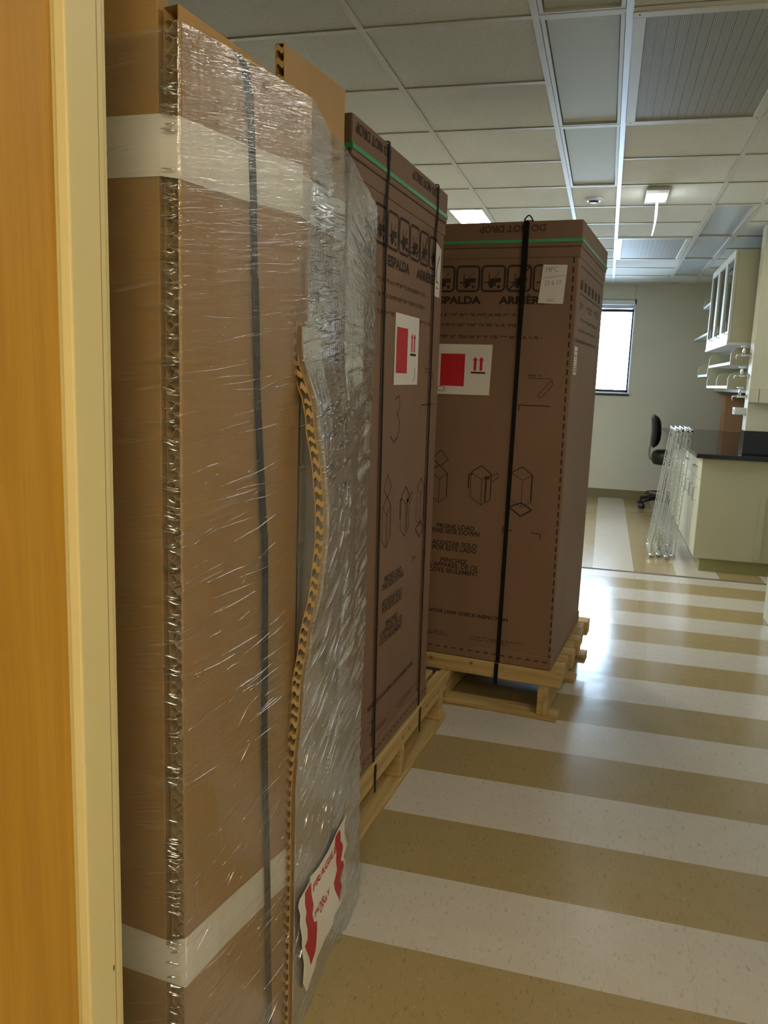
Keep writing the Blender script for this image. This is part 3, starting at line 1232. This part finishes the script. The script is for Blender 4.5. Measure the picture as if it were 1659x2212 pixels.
# ------------------------------------------------------------------ the film wrapped crate in front
crate = thing('wrapped_crate', 'tall crate of honeycomb board wrapped in shiny stretch film beside the door', 'crate', (-.9, 1.5, 0))
A1, B1 = Vector((-.625, 1.12)), Vector((-.550, 1.42))
A2, B2 = Vector((-.580, 1.400)), Vector((-.565, 1.690))
BUL = [(-.1, .040), (.30, .040), (.55, .038), (.78, .052), (.87, .064), (.99, .085), (1.07, .093), (1.13, .093), (1.20, .085), (1.30, .069), (1.43, .033), (1.6, .020), (1.94, .0), (2.2, 0)]


def bulge(z):
    for (a, p), (b, q) in zip(BUL[:-1], BUL[1:]):
        if a <= z <= b:
            t = (z - a) / (b - a)
            t = t * t * (3 - 2 * t) if abs(p - q) > .012 else t
            return p + (q - p) * t
    return 0


def lerp(a, b, t):
    return a + (b - a) * t


def b1pt(s, z, off=0.0):
    d = (B1 - A1).normalized()
    n = Vector((d.y, -d.x))
    w = A1.lerp(B1, s) + n * (off + .002 * math.sin(3 * z + 5 * s))
    return Vector((w.x, w.y, z))


def b2pt(s, z, off=0.0):
    d = (B2 - A2).normalized()
    n = Vector((d.y, -d.x))
    k = bulge(z) * (1 - .72 * s)
    w = A2.lerp(B2, s) + n * off + Vector((k, 0))
    return Vector((w.x, w.y, z))


def board(name, fn, ztop0, ztop1, zbot, nu, nv, parent, rec=.030, rungs=False, TH=.029):
    """honeycomb board : two paper liners, closed top and back, front edge open"""
    mb = MB()
    us = [0, rec / .28] + [i / nu for i in range(1, nu + 1)]
    vs_ = [i / nv for i in range(nv + 1)]

    def zz(s, v):
        return zbot + (lerp(ztop0, ztop1, s) - zbot) * v
    L = .0016
    mb.grid(lambda s, v: fn(s, zz(s, v), 0), us, vs_)
    mb.grid(lambda s, v: fn(s, zz(s, v), -TH), us, vs_)
    mb.grid(lambda s, v: fn(s, zz(s, v), -L), us[:2], vs_)
    mb.grid(lambda s, v: fn(s, zz(s, v), -TH + L), us[:2], vs_)
    for a, b in ((0, -L), (-TH, -TH + L)):
        mb.grid(lambda o, v: fn(0, zz(0, v), o), [a, b], vs_)
    mb.grid(lambda o, v: fn(us[1], zz(us[1], v), o), [-L, -TH + L], vs_)
    mb.grid(lambda o, v: fn(1, zz(1, v), o), [0, -TH], vs_)
    mb.grid(lambda s, o: fn(s, zz(s, 1), o), us, [0, -TH])
    mb.grid(lambda s, o: fn(s, zz(s, 0), o), us, [0, -TH])
    o = mb.build(name, 'kraft_board', parent)
    # paper cells between the liners, seen in the open edge
    core = MB()
    zt = lerp(ztop0, ztop1, 0)
    rnd = random.Random(len(name) + int(ztop0 * 100))
    pitch = .0225
    n = int((zt - zbot) / pitch)
    offs = []
    z = zbot
    while z < zt - pitch:
        p = pitch * rnd.uniform(.75, 1.25)
        for (sg) in ((1,) if rungs else (0, 1)):
            pts = []
            for k in range(7):
                t = k / 6
                wob = .5 - .5 * math.cos(math.pi * t)
                if sg == 0:
                    oo, zc = -L - (TH - 2 * L) * t, z + p * .30 * math.sin(math.pi * 2 * t) + p * .18 * (1 - wob)
                else:
                    oo, zc = -L - (TH - 2 * L) * t, z + p * .52 - p * .16 * math.sin(math.pi * 2 * t) * rnd.uniform(.6, 1.4)
                pts.append((oo, zc))
            for (o0, z0), (o1, z1) in zip(pts[:-1], pts[1:]):
                dz = p * .42 if rungs else (.0022 if sg == 0 else .0012)
                a, b = fn(.002, z0, o0), fn(.002, z1, o1)
                c, d = fn(us[1], z1, o1), fn(us[1], z0, o0)
                core.quad(a, b, c, d)
                core.quad(a + Vector((0, 0, dz)), b + Vector((0, 0, dz)), c + Vector((0, 0, dz)), d + Vector((0, 0, dz)))
                core.quad(a, b, b + Vector((0, 0, dz)), a + Vector((0, 0, dz)))
        z += p
    core.build('honeycomb_core', 'kraft_core', o)
    return o


MB().box(-1.30, -.668, 1.155, 1.90, .06, 1.80).build('contents', 'core_grey', crate, bevel=.01)
MB().box(-1.28, -.600, 1.435, 1.60, .10, 1.62).build('inner_panel', 'core_dark', crate, bevel=.006)
MB().box(-.66, -.598, 1.430, 1.60, 1.03, 1.20).build('inner_band', 'core_pale', crate, bevel=.004)
MB().box(-1.30, -.658, 1.118, 1.150, .01, 1.93).build('front_board', 'kraft_board', crate, bevel=.0015, seg=1)
board('side_board', b1pt, 1.893, 1.862, .01, 8, 24, crate)
board('bowed_board', b2pt, 1.943, 1.962, .03, 6, 60, crate, rungs=True, TH=.018)

# white tape round the boards
def tape(name, zs):
    """zs : list of (kind, s, ztop, zbot)"""
    mb = MB()
    rows_ = []
    for (k, s, a, b) in zs:
        if k == 'f':
            rows_.append((Vector((s, 1.1168, a)), Vector((s, 1.1168, b))))
        elif k == '1':
            rows_.append((b1pt(s, a, .0022), b1pt(s, b, .0022)))
        else:
            rows_.append((b2pt(s, a, .0022), b2pt(s, b, .0022)))
    for (a, b), (c, d) in zip(rows_[:-1], rows_[1:]):
        mb.quad(a, b, d, c)
    return mb.build(name, 'tape_white', crate)


tape('white_tape', [('f', -1.25, 1.742, 1.652), ('f', -.655, 1.748, 1.662), ('1', 0, 1.744, 1.658), ('1', .5, 1.742, 1.656), ('1', 1, 1.748, 1.662),
                    ('2', .06, 1.742, 1.665), ('2', .5, 1.742, 1.660), ('2', 1, 1.740, 1.655)])
tape('white_tape', [('f', -1.25, .450, .362), ('f', -.76, .430, .345), ('f', -.655, .415, .335), ('1', 0, .425, .330), ('1', .35, .432, .345), ('1', .7, .436, .350), ('1', 1, .440, .355), ('2', .02, .44, .355)])
# black strap over the side board
sp_ = MB()
Pb1, Nb1 = (A1.x, A1.y, 0), ((B1 - A1).y, -(B1 - A1).x, 0)
cen = [(505, 112), (522, 145), (531, 200), (538, 300), (543, 450), (546, 600), (550, 800), (558, 1000), (565, 1150), (566, 1300), (567, 1500), (570, 1750), (575, 2000), (580, 2300)]
N1 = Vector(Nb1).normalized()
pts3 = [px(x, y, Pb1, Nb1) + N1 * .0045 for x, y in cen]
d1 = Vector((B1.x - A1.x, B1.y - A1.y, 0)).normalized()
lift = [.0, .004, .002, 0, 0, 0, 0, .001, .002, .002, 0, 0, 0, 0]
for (a, la), (b, lb) in zip(list(zip(pts3, lift))[:-1], list(zip(pts3, lift))[1:]):
    a = a + N1 * la
    b = b + N1 * lb
    sp_.quad(a - d1 * .0085, a + d1 * .0085, b + d1 * .0085, b - d1 * .0085)
top = pts3[0]
sp_.quad(top - d1 * .0085, top + d1 * .0085, top + Vector((-.30, -.02, .010)) + d1 * .0085, top + Vector((-.30, -.02, .010)) - d1 * .0085)
so = sp_.build('black_strap', 'strap_black', crate)
md = so.modifiers.new('solid', 'SOLIDIFY')
md.thickness = .0015
md.offset = 1

# stretch film : one sheet round the crate
FP = [(-1.25, 1.108), (-.658, 1.108), (-.622, 1.1175)]


def film_path(z):
    k = bulge(z)
    d = (B1 - A1).normalized()
    n = Vector((d.y, -d.x))
    pts = [Vector(p) for p in FP]
    for s in (.25, .5, .75, .985):
        pts.append(A1.lerp(B1, s) + n * .0095)
    q = b2pt(0, z, .009)
    e = Vector((q.x, q.y))
    if e.x < B1.x + .011:
        e = Vector((B1.x + .013, 1.425))
    pts.append(e)
    for s in (.33, .66, .97):
        q = b2pt(s, z, .009)
        ar = {.33: .005, .66: .004, .97: .001}[s] * min(1, max(0, (1.86 - z) / .25))
        pts.append(Vector((max(q.x, B1.x + .004 if s < .5 else -9) + ar, q.y)))
    w = .5 + .5 * math.sin(9 * z + 1)
    low = max(0, 1 - z / .5)
    pts.append(Vector((-.549 + .006 * w + .012 * low, 1.80)))
    pts.append(Vector((-.553 + .004 * w + .006 * low, 1.915)))
    pts.append(Vector((-.70, 1.95)))
    return pts


def film_top(a):
    return [1.82, 1.86, 1.870, 1.868, 1.866, 1.864, 1.862, 1.862, 1.858, 1.852, 1.845, 1.80, 1.775, 1.775][a]


def layers_at(i, z):
    base = [.03, .05, .07, .06, .06, .07, .09, .55, .68, .72, .66, .30, .22, .2][i]
    if z < .75:
        base = lerp(base, max(base, .17) + (.12 if i >= 7 else 0), (.75 - z) / .75)
    if z > 1.55 and i >= 7:
        base *= max(.12, 1 - (z - 1.55) / .28)
    return base


fm = MB()
NV = 330
SEG = [6, 8, 22, 22, 22, 22, 10, 22, 22, 22, 26, 30, 10]
uvs, lay = [], []
colsv = []
npt = len(SEG) + 1
for j in range(NV + 1):
    v = j / NV
    row = []
    zr = v * 1.85
    P = film_path(zr)
    acc = 0
    for i in range(npt - 1):
        for k in range(SEG[i] + (1 if i == npt - 2 else 0)):
            t = k / SEG[i]
            p = P[i].lerp(P[i + 1], t)
            zt = lerp(film_top(i), film_top(i + 1), t)
            z = .003 + (zt - .003) * v
            arc = acc + (P[i + 1] - P[i]).length * t
            d = (P[min(i + 1, npt - 1)] - P[i]).normalized()
            n = Vector((d.y, -d.x))
            amp = .0005 if i < 7 else (.0016 if i < 10 else .0060)
            if z < .5:
                amp *= 1 + 1.6 * (.5 - z)
            kk = .18 + .5 * max(0, .6 - z)
            if i >= 10 and z > 1.45:
                kk = .18 - 4.5 * (z - 1.45)
            wv_ = z - kk * (arc - .95)
            h = noise.noise(Vector((arc * 5, wv_ * 26, 3.1))) * .6 + noise.noise(Vector((arc * 11, wv_ * 75, 9.7))) * .4
            p = p + n * (abs(h) * amp * 1.6)
            if i == 1:
                p = p + n * (.0016 * noise.noise(Vector((arc * 6, z * 85 + arc * 9, 4.4))) + .0007 * noise.noise(Vector((arc * 20, z * 190, 1.4))))
            row.append((p.x, p.y, z))
            if j == 0 or True:
                uvs.append((arc, wv_))
                lay.append(lerp(layers_at(i, z), layers_at(min(i + 1, npt - 1), z), t))
        acc += (P[i + 1] - P[i]).length
    colsv.append(row)
nc = len(colsv[0])
for row in colsv:
    fm.v += row
for j in range(NV):
    for i in range(nc - 1):
        a = j * nc + i
        fm.f.append((a, a + 1, a + nc + 1, a + nc))
me = bpy.data.meshes.new('stretch_film')
me.from_pydata(fm.v, [], fm.f)
uvl = me.uv_layers.new(name='UVMap')
for lp in me.loops:
    uvl.data[lp.index].uv = uvs[lp.vertex_index]
at = me.attributes.new('layers', 'FLOAT', 'POINT')
at.data.foreach_set('value', lay)
for p in me.polygons:
    p.use_smooth = True
film = put('stretch_film', me, 'stretch_film', crate)
film['label'] = 'crinkled clear stretch film'
# film drawn over the top of the crate
tf = MB()
tu, tl_ = [], []


def topfn(s, t):
    if s < .62:
        p = b1pt(s / .62, lerp(1.868, 1.864, s), .006)
    else:
        p = b2pt(min(1, (s - .62) / .30), 1.868, .006)
    q = p + Vector((-.42 * t, .02 * t, .02 * math.sin(3 * t) + .030 * t + .035 * s * t - .02 * math.sin(math.pi * s) * t))
    q.z += .004 * noise.noise(Vector((s * 9, t * 5, 1)))
    return q


nu_, nv_ = 40, 24
for i in range(nu_ + 1):
    for j in range(nv_ + 1):
        tf.v.append(tuple(topfn(i / nu_ * .66, j / nv_)))
        tu.append((i / nu_ * .5, j / nv_ * .4))
for i in range(nu_):
    for j in range(nv_):
        a = i * (nv_ + 1) + j
        tf.f.append((a, a + nv_ + 1, a + nv_ + 2, a + 1))
me = bpy.data.meshes.new('film_top')
me.from_pydata(tf.v, [], tf.f)
uvl = me.uv_layers.new(name='UVMap')
for lp in me.loops:
    uvl.data[lp.index].uv = tu[lp.vertex_index]
at = me.attributes.new('layers', 'FLOAT', 'POINT')
at.data.foreach_set('value', [.10] * len(tf.v))
for p in me.polygons:
    p.use_smooth = True
put('film_top', me, 'stretch_film', crate)

# thin pleats standing in the stretched film
def film_at(a, z, off):
    P = film_path(z)
    i = max(0, min(len(P) - 2, int(a)))
    d = (P[i + 1] - P[i]).normalized()
    p = P[i].lerp(P[i + 1], a - i) + Vector((d.y, -d.x)) * off
    return Vector((p.x, p.y, z))


rp = random.Random(5)


def pleats(name, n, a0, a1, z0, z1, la, slope, r0, r1_):
    mb = MB()
    for _ in range(n):
        a, z = rp.uniform(a0, a1), rp.uniform(z0, z1)
        L = rp.uniform(*la)
        sl = rp.uniform(*slope)
        r = rp.uniform(r0, r1_)
        pts = []
        for k in range(6):
            t = k / 5
            aa = a + (t - .5) * L
            if not 1.02 < aa < 12.6:
                continue
            pts.append(film_at(aa, z + (t - .5) * sl + .001 * math.sin(5 * t + a * 9), .0008))
        if len(pts) > 2:
            mb.tube(pts, [r * (.25 + .75 * math.sin(math.pi * (i + .4) / (len(pts) - .2))) for i in range(len(pts))], 7)
    return mb.build(name, 'film_pleat', crate, smooth=True, kind='stuff')


pleats('film_pleats', 190, 1.4, 1.6, .05, 1.83, (.4, .75), (-.006, .006), .0010, .0022)
pleats('film_pleats', 60, 2.3, 5.2, .70, 1.25, (.3, 1.6), (.004, .03), .0004, .0011)
pleats('film_pleats', 60, 2.2, 6.5, .05, .70, (.3, 1.3), (.01, .05), .0003, .0008)
pleats('film_pleats', 30, 2.5, 6.5, 1.2, 1.8, (.5, 2.2), (.0, .02), .0003, .0006)
pleats('film_pleats', 230, 7.1, 9.9, 1.12, 1.74, (.2, 1.1), (.0, .012), .0009, .0020)
pleats('film_pleats', 130, 7.1, 10.6, .50, 1.15, (.3, 1.2), (.01, .05), .0004, .0010)
pleats('film_pleats', 90, 7.1, 12.0, .03, .55, (.1, .6), (-.02, .04), .0005, .0013)
pleats('film_pleats', 55, 10.2, 12.0, 1.25, 1.76, (.5, 1.1), (-.06, -.01), .0007, .0018)

# torn white and red placard stuck under the film near the floor
PP, PN = (-.5255, 1.5, 0), (1, .05, 0)


def plc(pts, off):
    n = Vector(PN).normalized()
    return [px(600 + .2315 * a, 1700 + .2315 * b, PP, PN) + n * off for a, b in pts]


OUT = [(640, 260), (560, 400), (470, 600), (380, 750), (310, 830), (300, 880), (245, 980), (205, 1050), (190, 1120), (210, 1200), (205, 1290), (225, 1400), (230, 1560), (245, 1660), (235, 1830), (265, 1905), (280, 1880), (310, 1780), (345, 1680), (360, 1600), (430, 1440), (515, 1270), (525, 1200), (580, 1100), (630, 980), (635, 850), (625, 690), (610, 650), (650, 520), (620, 440), (620, 340)]
LB = [(305, 890), (250, 990), (250, 1090), (265, 1170), (255, 1240), (275, 1330), (275, 1420), (250, 1490), (290, 1590), (305, 1660), (345, 1540), (355, 1460), (362, 1340), (362, 1250), (335, 1260), (318, 1190), (330, 1100), (310, 1000)]
RB = [(575, 395), (535, 460), (530, 540), (545, 600), (540, 690), (550, 770), (520, 900), (530, 960), (575, 1060), (595, 970), (590, 850), (615, 740), (605, 680), (590, 700), (585, 680), (605, 560), (600, 530), (580, 500), (582, 430)]
nn = Vector(PN).normalized()
pl_ = MB().prism(plc(OUT, 0), nn * .0008).build('placard', 'sheet_white', crate)
pl_['label'] = 'crumpled white placard with red bars and red lettering'
for q_ in (LB, RB):
    MB().prism(plc(q_, .0010), nn * .0003).build('red_bar', 'label_red', pl_)
e = Vector((-PN[1], PN[0], 0)).normalized()


def ptext(s, a, b, size, ws):
    p0, p1 = plc([a], .0012)[0], plc([b], .0012)[0]
    d = (p1 - p0)
    L = d.length
    d.normalize()
    upv = nn.cross(d)
    M = Matrix(((d.x, upv.x, nn.x, p0.x), (d.y, upv.y, nn.y, p0.y), (d.z, upv.z, nn.z, p0.z), (0, 0, 0, 1)))
    w0 = text(MB(), s, 1.0, Matrix.Identity(4), 1, .02)
    tx = MB()
    text(tx, s, size, M, L / (w0 * size), .03)
    tx.build('placard_word', 'label_red', pl_)


ptext('FRAGILE', (322, 985), (545, 590), .026, 1)
ptext('FOR', (340, 1225), (430, 1050), .022, 1)
ptext('ONLY', (390, 1190), (480, 985), .022, 1)

# ------------------------------------------------------------------ lab bench
ben = thing('lab_bench', 'long cream laboratory bench with glossy black top at the right', 'bench', (1.3, 8.0, 0))
BX0, BX1 = .74, 1.95
MB().box(BX0 + .05, BX1, 6.515, 9.05, .0005, .102).build('toe_kick', 'toe_kick', ben)
MB().box(BX0, BX1, 6.50, 6.52, .10, .868).build('end_panel', 'cabinet_beige', ben, bevel=.003, seg=1)
MB().box(BX0 + .02, BX1, 6.521, 9.05, .103, .868).build('cabinet_body', 'cabinet_beige', ben)
MB().box(BX0 + .43, BX0 + .47, 6.49, 6.4995, .12, .60).build('end_trim', 'cabinet_beige', ben, bevel=.002)
for k in range(4):
    y0, y1 = 6.53 + .63 * k, 6.53 + .63 * (k + 1)
    d = MB().box(BX0, BX0 + .018, y0 + .004, y1 - .004, .70, .862).build('drawer', 'cabinet_light', ben, bevel=.003)
    MB().tube([(BX0, y0 + .24, .78), (BX0 - .025, y0 + .24, .78), (BX0 - .025, y0 + .38, .78), (BX0, y0 + .38, .78)], .005, 8).build('handle', 'chrome', d)
    for (a, b) in ((y0 + .004, (y0 + y1) / 2 - .002), ((y0 + y1) / 2 + .002, y1 - .004)):
        d = MB().box(BX0, BX0 + .018, a, b, .106, .692).build('cabinet_door', 'cabinet_light', ben, bevel=.003)
        MB().tube([(BX0, (a + b) / 2, .62), (BX0 - .025, (a + b) / 2, .62), (BX0 - .025, (a + b) / 2, .52), (BX0, (a + b) / 2, .52)], .005, 8).build('handle', 'chrome', d)
MB().box(BX0 + .4, BX1, 10.30, 10.40, .0005, .868).build('support_leg', 'cabinet_beige', ben)
wt = MB().box(.69, BX1 + .05, 6.455, 10.405, .870, .902).build('worktop', 'epoxy_black', bevel=.004)
tag(wt, 'glossy black worktop lying on the cream bench', 'worktop')

# rack standing on the worktop
rack = thing('reagent_rack', 'cream upright end wall on the black worktop with chrome taps', 'rack', (1.3, 6.73, .902))
MB().box(1.035, 1.95, 6.65, 6.81, 1.08, 2.585).build('end_wall', 'cabinet_light', rack, bevel=.003, seg=1)
MB().box(1.030, 1.955, 6.645, 6.815, .9025, 1.0795).build('black_splash', 'epoxy_black', rack, bevel=.002, seg=1)
rw = MB().box(1.028, 1.95, 6.60, 6.6495, 1.295, 1.405).build('raceway', 'cabinet_light', rack, bevel=.003)
MB().box(1.095, 1.100, 6.598, 6.6, 1.30, 1.40).build('raceway_seam', 'grey_plastic', rw)
MB().box(1.225, 1.26, 6.811, 10.418, 1.36, 2.46).build('back_panel', 'cabinet_beige', rack)


def tap(z, label):
    t = thing('gas_tap', label, 'tap', (1.035, 6.73, z), group='chrome taps on the rack end')
    y = 6.735
    MB().lathe((1.0345, y, z), [(.020, 0), (.020, -.004), (.010, -.010), (.008, -.055), (.011, -.058), (.011, -.082), (.006, -.088), (.0045, -.105)], 0, 16).build('valve_body', 'chrome', t, smooth=True)
    MB().lathe((.982, y, z + .008), [(.012, 0), (.0115, .03), (.007, .040), (.007, .052)], 2, 14).build('stem', 'chrome', t, smooth=True)
    MB().tube([(.958, y, z + .066), (1.006, y, z + .066)], [.007, .007], 10).lathe((.982, y, z + .058), [(.010, 0), (.013, .008), (.010, .016)], 2, 12).build('cross_handle', 'chrome', t, smooth=True)
    MB().tube([(.935, y, z), (.930, y, z - .012), (.934, y, z - .032)], .0042, 8).build('hose_nozzle', 'chrome', t, smooth=True)


tap(1.645, 'chrome gas tap on the rack end, topmost of three')
tap(1.490, 'chrome gas tap on the rack end, middle one of three')
tap(1.335, 'chrome gas tap on the rack end, lowest of three')
ob = thing('outlet_box', 'small white box sticking out below the lowest tap', 'outlet box', (1.0, 6.74, 1.2))
MB().box(.952, 1.0345, 6.69, 6.80, 1.198, 1.252).build('housing', 'window_white', ob, bevel=.004)
MB().box(.9505, .952, 6.715, 6.775, 1.21, 1.24).build('face_plate', 'grey_plastic', ob)

cab = thing('wall_cabinet', 'cream upper cabinet with glass doors high above the bench', 'cabinet', (1.05, 7.6, 1.75))
CX0, CX1, CY0, CY1, CZ0, CZ1 = .872, 1.2245, 6.87, 8.29, 1.748, 2.442
cb = MB()
cb.box(CX0 + .022, CX1, CY0, CY0 + .02, CZ0, CZ1).box(CX0 + .022, CX1, CY1 - .02, CY1, CZ0, CZ1)
cb.box(CX0 + .022, CX1, CY0 + .02, CY1 - .02, CZ0, CZ0 + .02).box(CX0 + .022, CX1, CY0 + .02, CY1 - .02, CZ1 - .02, CZ1)
cb.box(CX1 - .015, CX1, CY0 + .02, CY1 - .02, CZ0 + .02, CZ1 - .02)
cb.build('carcass', 'cabinet_beige', cab)
for z in (1.98, 2.2):
    MB().box(CX0 + .05, CX1 - .015, CY0 + .02, CY1 - .02, z, z + .016).build('inner_shelf', 'cabinet_light', cab)
nd = 3
for k in range(nd):
    y0 = CY0 + (CY1 - CY0) * k / nd + .002
    y1 = CY0 + (CY1 - CY0) * (k + 1) / nd - .002
    w = .055
    fr = MB()
    for a in ((y0, y1, CZ0 + .002, CZ0 + w + .03), (y0, y1, CZ1 - w, CZ1 - .002), (y0, y0 + w, CZ0 + w + .03, CZ1 - w), (y1 - w, y1, CZ0 + w + .03, CZ1 - w)):
        fr.box(CX0, CX0 + .02, a[0], a[1], a[2], a[3])
    d = fr.build('glass_door', 'cabinet_light', cab)
    MB().box(CX0 + .008, CX0 + .012, y0 + w, y1 - w, CZ0 + w + .03, CZ1 - w).build('glass_pane', 'window_glass', d)
    MB().tube([(CX0, y0 + .03, CZ0 + .06), (CX0 - .022, y0 + .03, CZ0 + .06), (CX0 - .022, y0 + .03, CZ0 + .15), (CX0, y0 + .03, CZ0 + .15)], .004, 8).build('handle', 'chrome', d)
MB().box(CX0 - .004, CX1, CY0, CY1, CZ0 - .022, CZ0 - .0005).build('light_rail', 'window_white', cab)


def endpanel(mb, x0, x1, y, z0, h, r=.06, th=.018):
    pts = [(x0, y, z0), (x1, y, z0), (x1, y, z0 + h)]
    for k in range(7):
        t = math.pi / 2 * k / 6
        pts.append((x0 + r - r * math.sin(t), y, z0 + h - r + r * math.cos(t)))
    mb.prism(pts, (0, th, 0))


def rshelf(x0, y0, y1, z, ends, label, group, h=.135):
    s = thing('reagent_shelf', label, 'shelf', ((x0 + 1.2) / 2, (y0 + y1) / 2, z - .012), group=group)
    MB().box(x0, 1.2245, y0 + .018, y1 - .018, z - .012, z + .012).build('shelf_board', 'window_white', s, bevel=.003)
    for y in ends:
        k = MB()
        endpanel(k, x0, 1.2245, y, z - .014, h)
        k.build('end_bracket', 'cabinet_beige', s)


rshelf(.920, 6.95, 8.36, 1.590, (6.95, 8.342), 'reagent shelf directly under the glass cabinet', 'shelves on the rack')
rshelf(.920, 6.98, 8.38, 1.402, (6.98, 7.66, 8.362), 'lower reagent shelf beside the lowest tap', 'shelves on the rack')
rshelf(.920, 8.45, 10.0, 1.926, (8.45, 9.982), 'far reagent shelf level with the bottom of the glass cabinet', 'shelves on the rack')
rshelf(.920, 8.42, 9.27, 1.512, (8.42, 9.252), 'short far reagent shelf under another far shelf', 'shelves on the rack')
rshelf(.920, 8.45, 9.33, 2.218, (8.45, 9.312), 'highest far reagent shelf behind the glass cabinet', 'shelves on the rack')

bx = thing('storage_box', 'brown upright box on the worktop against the back wall', 'box', (1.43, 10.2, .902))
MB().box(1.33, 1.53, 10.08, 10.36, .9025, 1.29).build('body', 'brown_box', bx, bevel=.004)
MB().box(1.325, 1.535, 10.075, 10.365, 1.29, 1.315).build('lid', 'brown_box', bx, bevel=.004)

# ------------------------------------------------------------------ chrome wire shelves leaning on the bench
WL, WD, WT_ = 1.07, .46, .026


def wire_shelf(label):
    s = thing('wire_shelf', label, 'wire shelf', group='wire shelves leaning on the bench')
    s['label'] = label
    # local: z along the length, y along the depth, x thickness
    for y in (0, WD):
        e = MB()
        for x in (0, WT_):
            e.tube([(x, y, .02), (x, y, WL - .02)], .0036, 6)
        n = 26
        zz_ = [(0 if i % 2 else WT_, y, .03 + (WL - .06) * i / n) for i in range(n + 1)]
        e.tube(zz_, .0026, 5)
        e.build('edge_truss', 'chrome', s, local=True)
    for z in (0.012, WL - .012):
        e = MB()
        for x in (0, WT_):
            e.tube([(x, .01, z), (x, WD - .01, z)], .0036, 6)
        n = 12
        e.tube([(0 if i % 2 else WT_, .015 + (WD - .03) * i / n, z) for i in range(n + 1)], .0026, 5)
        e.build('end_truss', 'chrome', s, local=True)
    g = MB()
    for i in range(1, 43):
        z = WL * i / 43
        g.tube([(-.002, 0, z), (-.002, WD, z)], .0015, 5, cap=False)
    for y in (WD * .33, WD * .67):
        g.tube([(.003, y, .01), (.003, y, WL - .01)], .003, 6)
    g.build('wire_deck', 'chrome', s, local=True)['kind'] = 'stuff'
    for y in (.0, WD):
        for z in (.0, WL):
            MB().lathe((-.004, y, z + (.018 if z == 0 else -.018)), [(.015, 0), (.0165, .034)], 0, 14).build('corner_collar', 'chrome', s, smooth=True, local=True)
    return s


wsp = [(.440, .553, 6.86), (.500, .589, 6.90), (.558, .625, 6.84), (.612, .661, 6.89)]
wl = ['chrome wire shelf leaning outermost toward the aisle', 'chrome wire shelf, second of the four leaning ones from the aisle',
      'chrome wire shelf, third of the four leaning ones from the aisle', 'chrome wire shelf leaning innermost against the bench']
w0 = wire_shelf(wl[0])
for i, (xb, xt, y) in enumerate(wsp):
    o = w0 if i == 0 else dup(w0, label=wl[i])
    o.location = (xb, y, .004)
    o.rotation_euler = (0, math.atan2(xt - xb, 1.05), 0)

# ------------------------------------------------------------------ lab chair
CHX, CHY = .735, 9.82
ch = thing('lab_chair', 'black wheeled lab chair with curved backrest by the back wall', 'chair', (CHX, CHY, 0))
for k in range(5):
    t = math.radians(143 + 72 * k)
    c, s_ = math.cos(t), math.sin(t)
    MB().tube([(CHX, CHY, .125), (CHX + .15 * c, CHY + .15 * s_, .115), (CHX + .30 * c, CHY + .30 * s_, .085)], [.03, .024, .019], 10).build('base_leg', 'plastic_black', ch, smooth=True)
    cx, cy = CHX + .30 * c, CHY + .30 * s_
    cs = MB()
    for o_ in (-.016, .016):
        cs.lathe((cx - s_ * o_, cy + c * o_, .030), [(.001, -.010), (.028, -.010), (.030, 0), (.028, .010), (.001, .010)], 0 if abs(s_) > .7 else 1, 16)
    cs.tube([(cx, cy, .03), (cx, cy, .085)], .009, 8)
    cs.build('caster', 'plastic_black', ch, smooth=True)
MB().lathe((CHX, CHY, .07), [(.045, 0), (.045, .06), (.030, .09), (.028, .22), (.018, .225), (.018, .42)], 2, 18).build('gas_column', 'plastic_black', ch, smooth=True)
rg = MB().tube([(CHX + .21 * math.cos(t), CHY + .21 * math.sin(t), .165) for t in [2 * math.pi * i / 32 for i in range(32)]], .011, 8, closed=True)
rg.build('foot_ring', 'plastic_black', ch, smooth=True)
fs = MB()
for k in range(3):
    t = 2.1 * k + .4
    fs.tube([(CHX + .03 * math.cos(t), CHY + .03 * math.sin(t), .165), (CHX + .205 * math.cos(t), CHY + .205 * math.sin(t), .165)], .007, 8)
fs.build('ring_spoke', 'chrome', ch)
st = MB().lathe((CHX + .04, CHY, .545), [(.10, -.045), (.19, -.035), (.212, .0), (.218, .06), (.205, .105), (.17, .125), (.05, .132)], 2, 32)
st.build('seat', 'seat_vinyl', ch, smooth=True)
bk = MB()


def bkf(u, v):
    # u across, v up, thickness handled below
    a = (u - .5) * 2
    zc = .705 + .365 * v
    y = CHY + .20 * a * (1 - .25 * (2 * v - 1) ** 4)
    lean = .02 * math.sin(math.pi * v) - .012 * v
    return Vector((.560 - .035 * a * a * 0 + lean, y, zc))


def bsurf(front):
    def f(u, v):
        p = bkf(u, v)
        ed = (1 - abs(2 * u - 1) ** 4) * (1 - abs(2 * v - 1) ** 5)
        th = .012 + .052 * max(0, ed) ** .6
        p.x += th * (1.05 if front else -.55)
        return p
    return f


g = [i / 16 for i in range(17)]
bk.grid(bsurf(True), g, g).grid(bsurf(False), g, g)
bm_ = MB()
for side in (0, 1):
    bk.grid(lambda u, v: bsurf(True)(side, v) if u else bsurf(False)(side, v), [0, 1], g)
    bk.grid(lambda u, v: bsurf(True)(v, side) if u else bsurf(False)(v, side), [0, 1], g)
bk.build('backrest', 'seat_vinyl', ch, smooth=True)
MB().tube([(.545, CHY, .78), (.532, CHY, .70), (.530, CHY, .62), (.545, CHY, .565), (.585, CHY, .545), (.66, CHY, .540), (.735, CHY, .515)], .011, 8).build('back_bar', 'grey_plastic', ch, smooth=True)
MB().tube([(.735, CHY, .52), (.735, CHY - .17, .52), (.71, CHY - .20, .50)], .008, 8).build('height_lever', 'plastic_black', ch)
